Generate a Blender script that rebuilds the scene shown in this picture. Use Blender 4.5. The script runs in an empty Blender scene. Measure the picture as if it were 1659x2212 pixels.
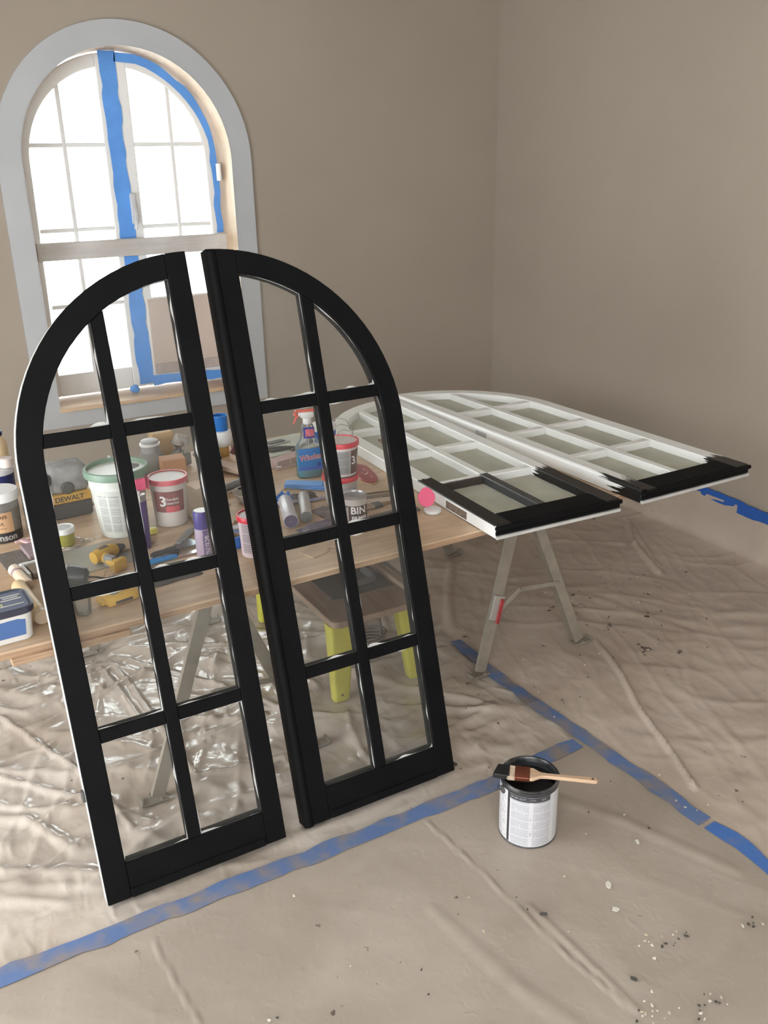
import bpy, bmesh, math, random
import numpy as np
from mathutils import Matrix, Vector
random.seed(7); np.random.seed(7)
C = bpy.context.scene.collection
PI = math.pi
S = bpy.context.scene

# ------------------------------------------------------------------ camera
cam_d = bpy.data.cameras.new('camera'); cam = bpy.data.objects.new('camera', cam_d); C.objects.link(cam)
S.camera = cam
def cam_basis(yaw, pitch, roll):
    f = Vector((math.sin(yaw)*math.cos(pitch), math.cos(yaw)*math.cos(pitch), -math.sin(pitch)))
    r = Vector((math.cos(yaw), -math.sin(yaw), 0)); u = r.cross(f)
    return r*math.cos(roll)+u*math.sin(roll), u*math.cos(roll)-r*math.sin(roll), f
_r, _u, _f = cam_basis(.5067, .3718, -.0213)
cam.matrix_world = Matrix(((_r.x,_u.x,-_f.x,0),(_r.y,_u.y,-_f.y,0),(_r.z,_u.z,-_f.z,1.796),(0,0,0,1)))
cam_d.sensor_fit = 'AUTO'; cam_d.sensor_width = 36; cam_d.lens = 1936.8/2212*36
cam_d.clip_start = .05; cam_d.clip_end = 100

# ------------------------------------------------------------------ light and exposure
world = bpy.data.worlds.new('World'); S.world = world; world.use_nodes = True
bg = world.node_tree.nodes['Background']
bg.inputs[0].default_value = (.93, .97, 1, 1); bg.inputs[1].default_value = 2.6
S.view_settings.view_transform = 'Standard'; S.view_settings.look = 'None'
S.view_settings.gamma = 1; S.view_settings.use_curve_mapping = False
S.view_settings.exposure = 1.88
try:
    S.cycles.use_denoising = True
    S.cycles.transparent_max_bounces = 24
    S.cycles.max_bounces = 10
except Exception: pass

# ------------------------------------------------------------------ materials
def new_mat(name):
    m = bpy.data.materials.new(name); m.use_nodes = True
    nt = m.node_tree; b = nt.nodes['Principled BSDF']
    return m, nt, b
def rgb(c): return (c[0], c[1], c[2], 1)
def srgb(r, g, b):
    f = lambda v: (v/255/12.92) if v/255 <= .04045 else ((v/255+.055)/1.055)**2.4
    return (f(r), f(g), f(b))
def mat(name, col, rough=.5, var=0., scale=12., bump=0., bscale=60., col2=None, metal=0., spec=.5, coat=0., stretch=None, trans=0., thr=None):
    m, nt, b = new_mat(name); N = nt.nodes; L = nt.links
    b.inputs['Roughness'].default_value = rough; b.inputs['Metallic'].default_value = metal
    b.inputs['Specular IOR Level'].default_value = spec; b.inputs['Coat Weight'].default_value = coat
    b.inputs['Base Color'].default_value = rgb(col)
    if var or bump or col2:
        tc = N.new('ShaderNodeTexCoord'); mp = N.new('ShaderNodeMapping'); L.new(tc.outputs['Object'], mp.inputs[0])
        if stretch: mp.inputs['Scale'].default_value = stretch
    if var or col2:
        n = N.new('ShaderNodeTexNoise'); n.inputs['Scale'].default_value = scale; n.inputs['Detail'].default_value = 6
        L.new(mp.outputs[0], n.inputs[0])
        cr = N.new('ShaderNodeValToRGB'); L.new(n.outputs[0], cr.inputs[0])
        lo, hi = thr if thr else (.3, .7)
        cr.color_ramp.elements[0].position = lo; cr.color_ramp.elements[1].position = hi
        c2 = col2 if col2 else tuple(min(1, v*(1+var)) for v in col)
        c1 = col if col2 else tuple(v*(1-var) for v in col)
        cr.color_ramp.elements[0].color = rgb(c1); cr.color_ramp.elements[1].color = rgb(c2)
        L.new(cr.outputs[0], b.inputs['Base Color'])
    if bump:
        n2 = N.new('ShaderNodeTexNoise'); n2.inputs['Scale'].default_value = bscale; n2.inputs['Detail'].default_value = 5
        L.new(mp.outputs[0], n2.inputs[0])
        bp = N.new('ShaderNodeBump'); bp.inputs['Strength'].default_value = bump; bp.inputs['Distance'].default_value = .004
        L.new(n2.outputs[0], bp.inputs['Height']); L.new(bp.outputs[0], b.inputs['Normal'])
    if trans:
        out = N['Material Output']; tr = N.new('ShaderNodeBsdfTransparent'); mx = N.new('ShaderNodeMixShader')
        mx.inputs[0].default_value = trans; L.new(b.outputs[0], mx.inputs[1]); L.new(tr.outputs[0], mx.inputs[2]); L.new(mx.outputs[0], out.inputs[0])
    return m
def mat_glass(name, tint=(.95,.97,.95), dust=0., dust_col=(.6,.62,.55), dscale=9., rough=.02):
    m, nt, b = new_mat(name); N = nt.nodes; L = nt.links; out = N['Material Output']
    tr = N.new('ShaderNodeBsdfTransparent'); tr.inputs[0].default_value = rgb(tint)
    gl = N.new('ShaderNodeBsdfGlossy'); gl.inputs['Roughness'].default_value = rough
    fr = N.new('ShaderNodeFresnel'); fr.inputs[0].default_value = 1.35
    mx = N.new('ShaderNodeMixShader'); L.new(fr.outputs[0], mx.inputs[0]); L.new(tr.outputs[0], mx.inputs[1]); L.new(gl.outputs[0], mx.inputs[2])
    last = mx
    if dust:
        df = N.new('ShaderNodeBsdfDiffuse'); df.inputs[0].default_value = rgb(dust_col)
        tc = N.new('ShaderNodeTexCoord'); n = N.new('ShaderNodeTexNoise'); n.inputs['Scale'].default_value = dscale; n.inputs['Detail'].default_value = 5
        L.new(tc.outputs['Object'], n.inputs[0])
        mr = N.new('ShaderNodeMapRange'); mr.inputs['From Min'].default_value = .3; mr.inputs['From Max'].default_value = .75
        mr.inputs['To Min'].default_value = dust*(.45 if dust < .2 else .82); mr.inputs['To Max'].default_value = dust*(1.5 if dust < .2 else 1.12)
        L.new(n.outputs[0], mr.inputs[0])
        m2 = N.new('ShaderNodeMixShader'); L.new(mr.outputs[0], m2.inputs[0]); L.new(mx.outputs[0], m2.inputs[1]); L.new(df.outputs[0], m2.inputs[2])
        last = m2
    L.new(last.outputs[0], out.inputs[0])
    return m
def mat_print(name, paper, ink, rows=14., cols=3., dens=.55):
    """small unreadable print: text lines broken into words, in columns (UV)"""
    m, nt, b = new_mat(name); N = nt.nodes; L = nt.links
    b.inputs['Roughness'].default_value = .45
    uv = N.new('ShaderNodeUVMap'); sp = N.new('ShaderNodeSeparateXYZ'); L.new(uv.outputs[0], sp.inputs[0])
    def mth(op, a, bb=None):
        n = N.new('ShaderNodeMath'); n.operation = op
        for i, v in enumerate((a, bb)):
            if v is None: continue
            if isinstance(v, (int, float)): n.inputs[i].default_value = v
            else: L.new(v, n.inputs[i])
        return n.outputs[0]
    row = mth('FRACT', mth('MULTIPLY', sp.outputs[1], rows)); line = mth('GREATER_THAN', row, .45)
    rid = mth('FLOOR', mth('MULTIPLY', sp.outputs[1], rows))
    cx = N.new('ShaderNodeCombineXYZ'); L.new(mth('MULTIPLY', sp.outputs[0], 34.), cx.inputs[0]); L.new(mth('MULTIPLY', rid, 7.31), cx.inputs[1])
    n = N.new('ShaderNodeTexNoise'); n.inputs['Scale'].default_value = 1.; n.inputs['Detail'].default_value = 1; L.new(cx.outputs[0], n.inputs[0])
    word = mth('GREATER_THAN', n.outputs[0], 1-dens-.05)
    col = mth('FRACT', mth('MULTIPLY', sp.outputs[0], cols)); cg = mth('MULTIPLY', mth('GREATER_THAN', col, .08), mth('LESS_THAN', col, .9))
    blk = mth('GREATER_THAN', mth('FRACT', mth('MULTIPLY', sp.outputs[1], rows/5)), .14)
    f = mth('MULTIPLY', mth('MULTIPLY', line, word), mth('MULTIPLY', cg, blk))
    f = mth('MULTIPLY', f, .75)
    mx = N.new('ShaderNodeMix'); mx.data_type = 'RGBA'; L.new(f, mx.inputs[0]); mx.inputs[6].default_value = rgb(paper); mx.inputs[7].default_value = rgb(ink)
    L.new(mx.outputs[2], b.inputs['Base Color'])
    return m
def mat_wood(name, c1, c2, scale=3., stretch=(1,12,12), rough=.6, bump=.15, ring=6.):
    m, nt, b = new_mat(name); N = nt.nodes; L = nt.links
    tc = N.new('ShaderNodeTexCoord'); mp = N.new('ShaderNodeMapping'); mp.inputs['Scale'].default_value = stretch; L.new(tc.outputs['Object'], mp.inputs[0])
    n = N.new('ShaderNodeTexNoise'); n.inputs['Scale'].default_value = scale; n.inputs['Detail'].default_value = 8; n.inputs['Distortion'].default_value = 1.2; L.new(mp.outputs[0], n.inputs[0])
    n3 = N.new('ShaderNodeTexNoise'); n3.inputs['Scale'].default_value = 2.3; n3.inputs['Detail'].default_value = 6; L.new(tc.outputs['Object'], n3.inputs[0])
    cr = N.new('ShaderNodeValToRGB'); cr.color_ramp.elements[0].position = .35; cr.color_ramp.elements[1].position = .68
    cr.color_ramp.elements[0].color = rgb(c2); cr.color_ramp.elements[1].color = rgb(c1); L.new(n.outputs[0], cr.inputs[0])
    mx = N.new('ShaderNodeMix'); mx.data_type = 'RGBA'; mx.blend_type = 'MULTIPLY'
    cr2 = N.new('ShaderNodeValToRGB'); cr2.color_ramp.elements[0].position = .35; cr2.color_ramp.elements[1].position = .62
    cr2.color_ramp.elements[0].color = (.66,.62,.58,1); cr2.color_ramp.elements[1].color = (1,1,1,1); L.new(n3.outputs[0], cr2.inputs[0])
    mx.inputs[0].default_value = 1; L.new(cr.outputs[0], mx.inputs[6]); L.new(cr2.outputs[0], mx.inputs[7]); L.new(mx.outputs[2], b.inputs['Base Color'])
    b.inputs['Roughness'].default_value = rough
    bp = N.new('ShaderNodeBump'); bp.inputs['Strength'].default_value = bump; bp.inputs['Distance'].default_value = .003; L.new(n.outputs[0], bp.inputs['Height']); L.new(bp.outputs[0], b.inputs['Normal'])
    return m
def mat_partial(name, c_low, c_high, axis, edge, jit, streak=(60,4,60)):
    """two paint coats meeting at a ragged brushed line at <edge> along <axis> (object coordinates)"""
    m, nt, b = new_mat(name); N = nt.nodes; L = nt.links
    b.inputs['Roughness'].default_value = .38
    tc = N.new('ShaderNodeTexCoord'); sp = N.new('ShaderNodeSeparateXYZ'); L.new(tc.outputs['Object'], sp.inputs[0])
    mp = N.new('ShaderNodeMapping'); mp.inputs['Scale'].default_value = streak; L.new(tc.outputs['Object'], mp.inputs[0])
    n = N.new('ShaderNodeTexNoise'); n.inputs['Scale'].default_value = 1.6; n.inputs['Detail'].default_value = 5; L.new(mp.outputs[0], n.inputs[0])
    ma = N.new('ShaderNodeMath'); ma.operation = 'MULTIPLY_ADD'; L.new(n.outputs[0], ma.inputs[0]); ma.inputs[1].default_value = jit; L.new(sp.outputs[axis], ma.inputs[2])
    mr = N.new('ShaderNodeMapRange'); mr.inputs['From Min'].default_value = edge+jit*.5-.004; mr.inputs['From Max'].default_value = edge+jit*.5+.004; L.new(ma.outputs[0], mr.inputs[0])
    mx = N.new('ShaderNodeMix'); mx.data_type = 'RGBA'; L.new(mr.outputs[0], mx.inputs[0]); mx.inputs[6].default_value = rgb(c_low); mx.inputs[7].default_value = rgb(c_high)
    L.new(mx.outputs[2], b.inputs['Base Color'])
    return m

BLK = (.0045, .0045, .0048); WHT = (.82, .82, .79)
M = {}
M['black'] = mat('black_paint', BLK, .6, var=.25, scale=8, bump=.12, bscale=35, spec=.09)
M['white'] = mat('white_gloss_paint', WHT, .28, var=.05, scale=9, bump=.08, bscale=30)
M['raw_white'] = mat('old_white_paint', (.50,.49,.46), .5, var=.12, scale=30, bump=.2, bscale=50)
M['trim'] = mat('primer_white', (.43,.435,.44), .6, var=.03, scale=5)
M['winwhite'] = mat('window_white_paint', (.78,.78,.77), .4)
M['wall'] = mat('taupe_wall_paint', (.335,.280,.226), .85, var=.035, scale=1.6, bump=.05, bscale=160)
M['ceiling'] = mat('ceiling_paint', (.6,.58,.55), .9)
M['conc'] = mat('concrete', (.40,.345,.29), .7, var=.14, scale=3.5, bump=.1, bscale=30)
M['glass'] = mat_glass('clear_glass')
M['dirty'] = mat_glass('smeared_glass', (.965,.965,.96), dust=.022, dust_col=(.7,.7,.66), dscale=7)
M['fogged'] = mat_glass('dusty_greenish_glass', (.90,.92,.86), dust=.72, dust_col=(.60,.59,.49), dscale=6, rough=.05)
M['residue'] = mat('white_paint_residue', (.75,.74,.70), .6, trans=.25)
M['ply'] = mat_wood('plywood', (.74,.56,.39), (.58,.41,.27), 2.2, (1,9,9), .55)
M['plyedge'] = mat_wood('plywood_edge', (.56,.38,.24), (.36,.23,.14), 5., (1,1,60), .7)
M['pine'] = mat_wood('bare_pine', (.74,.57,.40), (.62,.44,.28), 3., (8,8,1), .5)
M['steel'] = mat('dull_galvanised_steel', (.27,.235,.19), .5, var=.12, scale=20, metal=.25)
M['darksteel'] = mat('dark_steel', (.09,.085,.08), .45, metal=.4)
M['chrome'] = mat('bright_metal', (.72,.72,.72), .22, metal=1.)
M['tin'] = mat('tin', (.55,.55,.55), .3, metal=.9)
M['tape'] = mat('blue_masking_tape', srgb(62,108,178), .6, var=.1, scale=14, bump=.25, bscale=50)
M['walltape'] = mat('fresh_blue_masking_tape', srgb(34,84,160), .6, var=.08, scale=14, bump=.25, bscale=30)
M['floortape'] = mat('dusty_blue_tape', srgb(88,110,150), .7, scale=13, col2=srgb(132,122,116), thr=(.42,.66), bump=.2, bscale=40)
M['endtape'] = mat('worn_blue_tape', srgb(64,104,166), .65, scale=12, col2=srgb(120,120,128), thr=(.5,.75), bump=.2)
M['wintape'] = mat('glare_lightened_blue_tape', srgb(92,152,226), .6, var=.08, scale=10, bump=.2)  # tape blue made paler, with the glare of the window put into the colour
M['whiteplastic'] = mat('white_plastic', (.74,.74,.72), .35)
M['greyplastic'] = mat('grey_plastic', (.22,.22,.21), .5, var=.15, scale=15)
M['darkplastic'] = mat('black_plastic', (.025,.025,.027), .45)
M['yellow'] = mat('tool_yellow', (.56,.34,.06), .45, var=.1, scale=20)
M['lime'] = mat('lime_yellow_plastic', (.43,.40,.06), .5, var=.12, scale=8)
M['red'] = mat('red_plastic', (.60,.035,.055), .35)
M['pinkred'] = mat('faded_red_plastic', (.58,.10,.12), .4)
M['pink'] = mat('pink_plastic', (.80,.10,.22), .4)
M['tubwhite'] = mat('cloudy_tub_plastic', (.66,.60,.56), .4, trans=.12)
M['clear'] = mat_glass('clear_plastic', (.90,.90,.88), dust=.16, dust_col=(.7,.68,.64))
M['cream'] = mat('cream_plastic', (.66,.50,.30), .4, var=.06)
M['darkblue'] = mat('navy_plastic', srgb(30,40,92), .4)
M['blue'] = mat('blue_plastic', srgb(36,100,180), .4)
M['purple'] = mat('purple_plastic', srgb(70,58,128), .35)
M['lilac'] = mat('lilac_can', srgb(178,160,178), .35)
M['greylab'] = mat('slate', (.11,.115,.12), .5)

# ------------------------------------------------------------------ mesh helpers
class MB:
    def __init__(s): s.v = []; s.f = []; s.mi = []; s.uv = {}
    def add(s, vs, fs, M4=None, mi=0, uvs=None):
        b = len(s.v)
        for p in vs:
            q = Vector(p)
            s.v.append(tuple(M4 @ q) if M4 else tuple(q))
        for k, f in enumerate(fs):
            if uvs: s.uv[len(s.f)] = [uvs[i] for i in f]
            s.f.append(tuple(b+i for i in f)); s.mi.append(mi)
        return s
    def box(s, c, d, M4=None, b=0., mi=0, seg=1):
        bm = bmesh.new(); bmesh.ops.create_cube(bm, size=1)
        for v in bm.verts: v.co = Vector((v.co.x*d[0]+c[0], v.co.y*d[1]+c[1], v.co.z*d[2]+c[2]))
        if b: bmesh.ops.bevel(bm, geom=bm.edges[:], offset=min(b, min(d)*.45), segments=seg, profile=.5, affect='EDGES')
        s.addbm(bm, M4, mi); return s
    def addbm(s, bm, M4=None, mi=0):
        bm.verts.index_update()
        s.add([v.co for v in bm.verts], [[v.index for v in f.verts] for f in bm.faces], M4, mi); bm.free(); return s
    def lathe(s, prof, n=28, c=(0,0,0), M4=None, mi=0, cap=(True, True), sx=1., sy=1.):
        vs, fs = [], []
        for r, z in prof:
            for i in range(n):
                a = 2*PI*i/n; vs.append((c[0]+r*sx*math.cos(a), c[1]+r*sy*math.sin(a), c[2]+z))
        for k in range(len(prof)-1):
            for i in range(n):
                j = (i+1) % n; fs.append((k*n+i, k*n+j, (k+1)*n+j, (k+1)*n+i))
        if cap[0]: fs.append(tuple(range(n))[::-1])
        if cap[1]: fs.append(tuple((len(prof)-1)*n+i for i in range(n)))
        return s.add(vs, fs, M4, mi)
    def tube(s, path, r, n=8, M4=None, mi=0, flat=None):
        P = [Vector(p) for p in path]; vs, fs = [], []; R = r if isinstance(r, (list, tuple)) else [r]*len(P)
        up = Vector((0,0,1))
        for i, p in enumerate(P):
            t = (P[min(i+1, len(P)-1)]-P[max(i-1, 0)]).normalized()
            a = t.cross(up)
            if a.length < 1e-3: a = t.cross(Vector((1,0,0)))
            a.normalize(); b = t.cross(a)
            for k in range(n):
                an = 2*PI*k/n; vs.append(p+a*math.cos(an)*R[i]*(flat[0] if flat else 1)+b*math.sin(an)*R[i]*(flat[1] if flat else 1))
        for i in range(len(P)-1):
            for k in range(n):
                j = (k+1) % n; fs.append((i*n+k, i*n+j, (i+1)*n+j, (i+1)*n+k))
        fs.append(tuple(range(n))[::-1]); fs.append(tuple((len(P)-1)*n+k for k in range(n)))
        return s.add(vs, fs, M4, mi)
    def prism(s, poly, z0, z1, M4=None, b=0., mi=0):
        """poly (x,y) counter-clockwise, extruded z0..z1; b bevels every edge"""
        bm = bmesh.new(); vv = [bm.verts.new((x, y, z0)) for x, y in poly]
        f = bm.faces.new(vv); ex = bmesh.ops.extrude_face_region(bm, geom=[f])
        for v in ex['geom']:
            if isinstance(v, bmesh.types.BMVert): v.co.z = z1
        bmesh.ops.recalc_face_normals(bm, faces=bm.faces)
        if b: bmesh.ops.bevel(bm, geom=[e for e in bm.edges if abs(e.calc_face_angle(0)) > .6], offset=b, segments=1, profile=.5, affect='EDGES')
        return s.addbm(bm, M4, mi)
    def grid(s, fn, nu, nv, M4=None, mi=0, closed=False):
        vs = [fn(i/nu, j/nv) for j in range(nv+1) for i in range(nu+1)]
        fs = [(j*(nu+1)+i, j*(nu+1)+i+1, (j+1)*(nu+1)+i+1, (j+1)*(nu+1)+i) for j in range(nv) for i in range(nu)]
        uv = [(i/nu, j/nv) for j in range(nv+1) for i in range(nu+1)]
        return s.add(vs, fs, M4, mi, uv)
    def build(s, name, mats, parent=None, smooth=35, loc=None, fix=True):
        me = bpy.data.meshes.new(name); me.from_pydata(s.v, [], s.f)
        for m in (mats if isinstance(mats, (list, tuple)) else [mats]): me.materials.append(m)
        if any(s.mi): me.polygons.foreach_set('material_index', s.mi)
        if s.uv:
            ul = me.uv_layers.new(name='UVMap')
            for p in me.polygons:
                if p.index in s.uv:
                    for li, u in zip(p.loop_indices, s.uv[p.index]): ul.data[li].uv = u
        if fix:
            bm = bmesh.new(); bm.from_mesh(me); bmesh.ops.recalc_face_normals(bm, faces=bm.faces); bm.to_mesh(me); bm.free()
        if smooth:
            me.shade_smooth(); me.set_sharp_from_angle(angle=math.radians(smooth))
        o = bpy.data.objects.new(name, me); C.objects.link(o)
        if parent: o.parent = parent
        if loc: o.location = loc
        return o
def thing(name, label, cat, loc=(0,0,0), rz=0., group=None, rot=None):
    o = bpy.data.objects.new(name, None); C.objects.link(o); o.location = loc; o.empty_display_size = .05
    o.rotation_euler = rot if rot else (0, 0, rz)
    o['label'] = label; o['category'] = cat
    if group: o['group'] = group
    return o
def tag(o, label, cat, group=None):
    o['label'] = label; o['category'] = cat
    if group: o['group'] = group
    return o
def struct(o): o['kind'] = 'structure'; return o
_fc = {}
def text_mb(s, size, shear=0., bold=0.):
    """flat lettering as vertices and faces, centred on the origin, in the x-y plane"""
    cu = bpy.data.curves.new('t', 'FONT'); cu.body = s; cu.size = size; cu.shear = shear; cu.offset = bold
    cu.align_x = 'CENTER'; cu.align_y = 'CENTER'; cu.resolution_u = 3
    ob = bpy.data.objects.new('t', cu); me = ob.to_mesh()
    v = [tuple(p.co) for p in me.vertices]; f = [tuple(p.vertices) for p in me.polygons]
    ob.to_mesh_clear(); bpy.data.objects.remove(ob); bpy.data.curves.remove(cu)
    return v, f
def round_text(mb, s, size, r, a0, z0, vertical=False, lift=.0008, shear=0., bold=0., sx=1., r2=None, h=None, mi=0):
    v, f = text_mb(s, size, shear, bold); out = []
    for x, y, _ in v:
        x *= sx
        if vertical: x, y = -y, x
        rr = r if r2 is None else r+(r2-r)*((z0+y)/h)
        a = a0+x/rr; out.append(((rr+lift)*math.cos(a), (rr+lift)*math.sin(a), z0+y))
    mb.add(out, f, None, mi); return mb
def label_patch(r, a0, a1, z0, z1, lift=.0004, r2=None, h=None, n=20):
    """curved label with UVs on a cylinder (or cone when r2, h are given)"""
    mb = MB()
    def fn(u, v):
        z = z0+(z1-z0)*v; a = a0+(a1-a0)*u; rr = (r if r2 is None else r+(r2-r)*(z/h))+lift
        return (rr*math.cos(a), rr*math.sin(a), z)
    return mb.grid(fn, n, 1)
def flat_text(mb, s, size, M4, shear=0., bold=0., sx=1., mi=0):
    v, f = text_mb(s, size, shear, bold); return mb.add([(x*sx, y, z) for x, y, z in v], f, M4, mi)
def T(x, y, z): return Matrix.Translation((x, y, z))
def Rz(a): return Matrix.Rotation(a, 4, 'Z')
def Rx(a): return Matrix.Rotation(a, 4, 'X')
def Ry(a): return Matrix.Rotation(a, 4, 'Y')

# ------------------------------------------------------------------ numpy noise for the sheets
_tab = np.random.RandomState(3).rand(256, 256)
def vnoise(x, y):
    x = np.asarray(x, float); y = np.asarray(y, float)
    xi = np.floor(x).astype(int); yi = np.floor(y).astype(int); fx = x-xi; fy = y-yi
    fx = fx*fx*(3-2*fx); fy = fy*fy*(3-2*fy); g = lambda a, b: _tab[a % 256, b % 256]
    return (g(xi, yi)*(1-fx)+g(xi+1, yi)*fx)*(1-fy)+(g(xi, yi+1)*(1-fx)+g(xi+1, yi+1)*fx)*fy
def fbm(x, y, o=4):
    s = 0; a = .5
    for k in range(o): s = s+a*vnoise(x*2**k+k*17.3, y*2**k+k*9.1); a *= .5
    return s

# ================================================================== SETTING
W, D, REV, ZT = 3.419, 4.6815, .19, .68
WX, WS, WR = 1.236, 1.82, .511          # window centre, spring height, opening radius
ZS = .664                                # sill height
# floor
struct(MB().box((.9, 1.1, -.05), (5.2, 7.4, .1)).build('floor', M['conc'], smooth=0))
struct(MB().box((.9, 1.1, 3.0), (5.2, 7.4, .1)).build('ceiling', M['ceiling'], smooth=0))
struct(MB().box((W+.06, 1.1, 1.475), (.12, 7.4, 2.95)).build('wall_right', M['wall'], smooth=0))
# back wall with the arched opening
mb = MB(); n = 32
def wall_pts(y):
    arc = [(WX+WR*math.cos(PI-PI*i/n), WS+WR*math.sin(PI-PI*i/n)) for i in range(n+1)]
    return arc
x0, x1, zt_ = -1.7, W+.1, 2.95
for y in (D, D+.30):
    arc = wall_pts(y)
    q = lambda a, b, c, d: mb.add([(p[0], y, p[1]) for p in (a, b, c, d)], [(0,1,2,3)])
    q((x0,0),(WX-WR,0),(WX-WR,zt_),(x0,zt_)); q((WX+WR,0),(x1,0),(x1,zt_),(WX+WR,zt_)); q((WX-WR,0),(WX+WR,0),(WX+WR,ZS),(WX-WR,ZS))
    for i in range(n): q(arc[i], arc[i+1], (arc[i+1][0], zt_), (arc[i][0], zt_))
hole = [(WX-WR, ZS)]+wall_pts(D)+[(WX+WR, ZS)]
for i in range(len(hole)):
    a, b = hole[i], hole[(i+1) % len(hole)]
    mb.add([(a[0],D,a[1]),(b[0],D,b[1]),(b[0],D+.30,b[1]),(a[0],D+.30,a[1])], [(0,1,2,3)])
struct(mb.build('wall_back', M['wall'], smooth=0, fix=False))
# unseen walls: openings at left and behind the camera are added and sized to light the room
def wall_with_openings(name, axis, pos, t, a0, a1, opens):
    mb = MB(); cur = a0
    def bx(a, b, z0, z1):
        c = [(a+b)/2, (a+b)/2, (z0+z1)/2]; d = [b-a, b-a, z1-z0]; c[axis] = pos; d[axis] = t; mb.box(c, d)
    for o0, o1, z0, z1 in opens:
        bx(cur, o0, 0, 2.95); bx(o0, o1, 0, z0); bx(o0, o1, z1, 2.95); cur = o1
    bx(cur, a1, 0, 2.95); struct(mb.build(name, M['wall'], smooth=0))
wall_with_openings('wall_left', 0, -1.66, .12, -2.55, D+.2, [(-2.2, -.2, .5, 2.7), (1.3, 3.2, .02, 2.05)])
wall_with_openings('wall_front', 1, -2.55, .12, -1.6, W, [(-1.5, .35, .4, 2.7)])

# ------------------------------------------------------------------ window_1
win = thing('window_1', '', ''); del win['label']; del win['category']; struct(win)
TR = .616
mb = MB()
outer = [(WX-TR, .565)]+[(WX+TR*math.cos(PI-PI*i/n), WS+TR*math.sin(PI-PI*i/n)) for i in range(n+1)]+[(WX+TR, .565)]
inner = [(WX-WR, ZS)]+wall_pts(D)+[(WX+WR, ZS)]
for i in range(len(outer)):
    j = (i+1) % len(outer)
    o0, o1, i0, i1 = outer[i], outer[j], inner[i], inner[j]
    P = [(o0[0],D-.014,o0[1]),(o1[0],D-.014,o1[1]),(i1[0],D-.014,i1[1]),(i0[0],D-.014,i0[1]),(o0[0],D,o0[1]),(o1[0],D,o1[1]),(i1[0],D,i1[1]),(i0[0],D,i0[1])]
    mb.add(P, [(0,1,2,3),(0,4,5,1),(2,6,7,3)])
mb.build('casing', M['trim'], win, 30, fix=False)
mb = MB()
for i in range(len(inner)-1):
    a, b = inner[i], inner[i+1]
    k = .004
    def sh(p): 
        dx = p[0]-WX; dz = max(p[1]-WS, 0); l = math.hypot(dx, dz); return (p[0]-k*dx/l, p[1]-(k*dz/l if dz > 0 else 0))
    a2, b2 = sh(a), sh(b)
    mb.add([(a2[0],D-.016,a2[1]),(b2[0],D-.016,b2[1]),(b2[0],D+.26,b2[1]),(a2[0],D+.26,a2[1]),(a[0],D-.016,a[1]),(b[0],D-.016,b[1])], [(0,1,2,3)]); mb.add([(a2[0],D-.016,a2[1]),(b2[0],D-.016,b2[1]),(b[0],D-.016,b[1]),(a[0],D-.016,a[1])], [(0,1,2,3)], None, 1)
mb.build('jamb', [M['pine'], M['trim']], win, 30, fix=False)
MB().box((WX, D+.11, ZS-.008), (2*WR-.002, .29, .022), b=.003).build('sill', mat_wood('sill_wood', (.70,.52,.36), (.60,.42,.27), 3, (1,8,8), .5), win)

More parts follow.
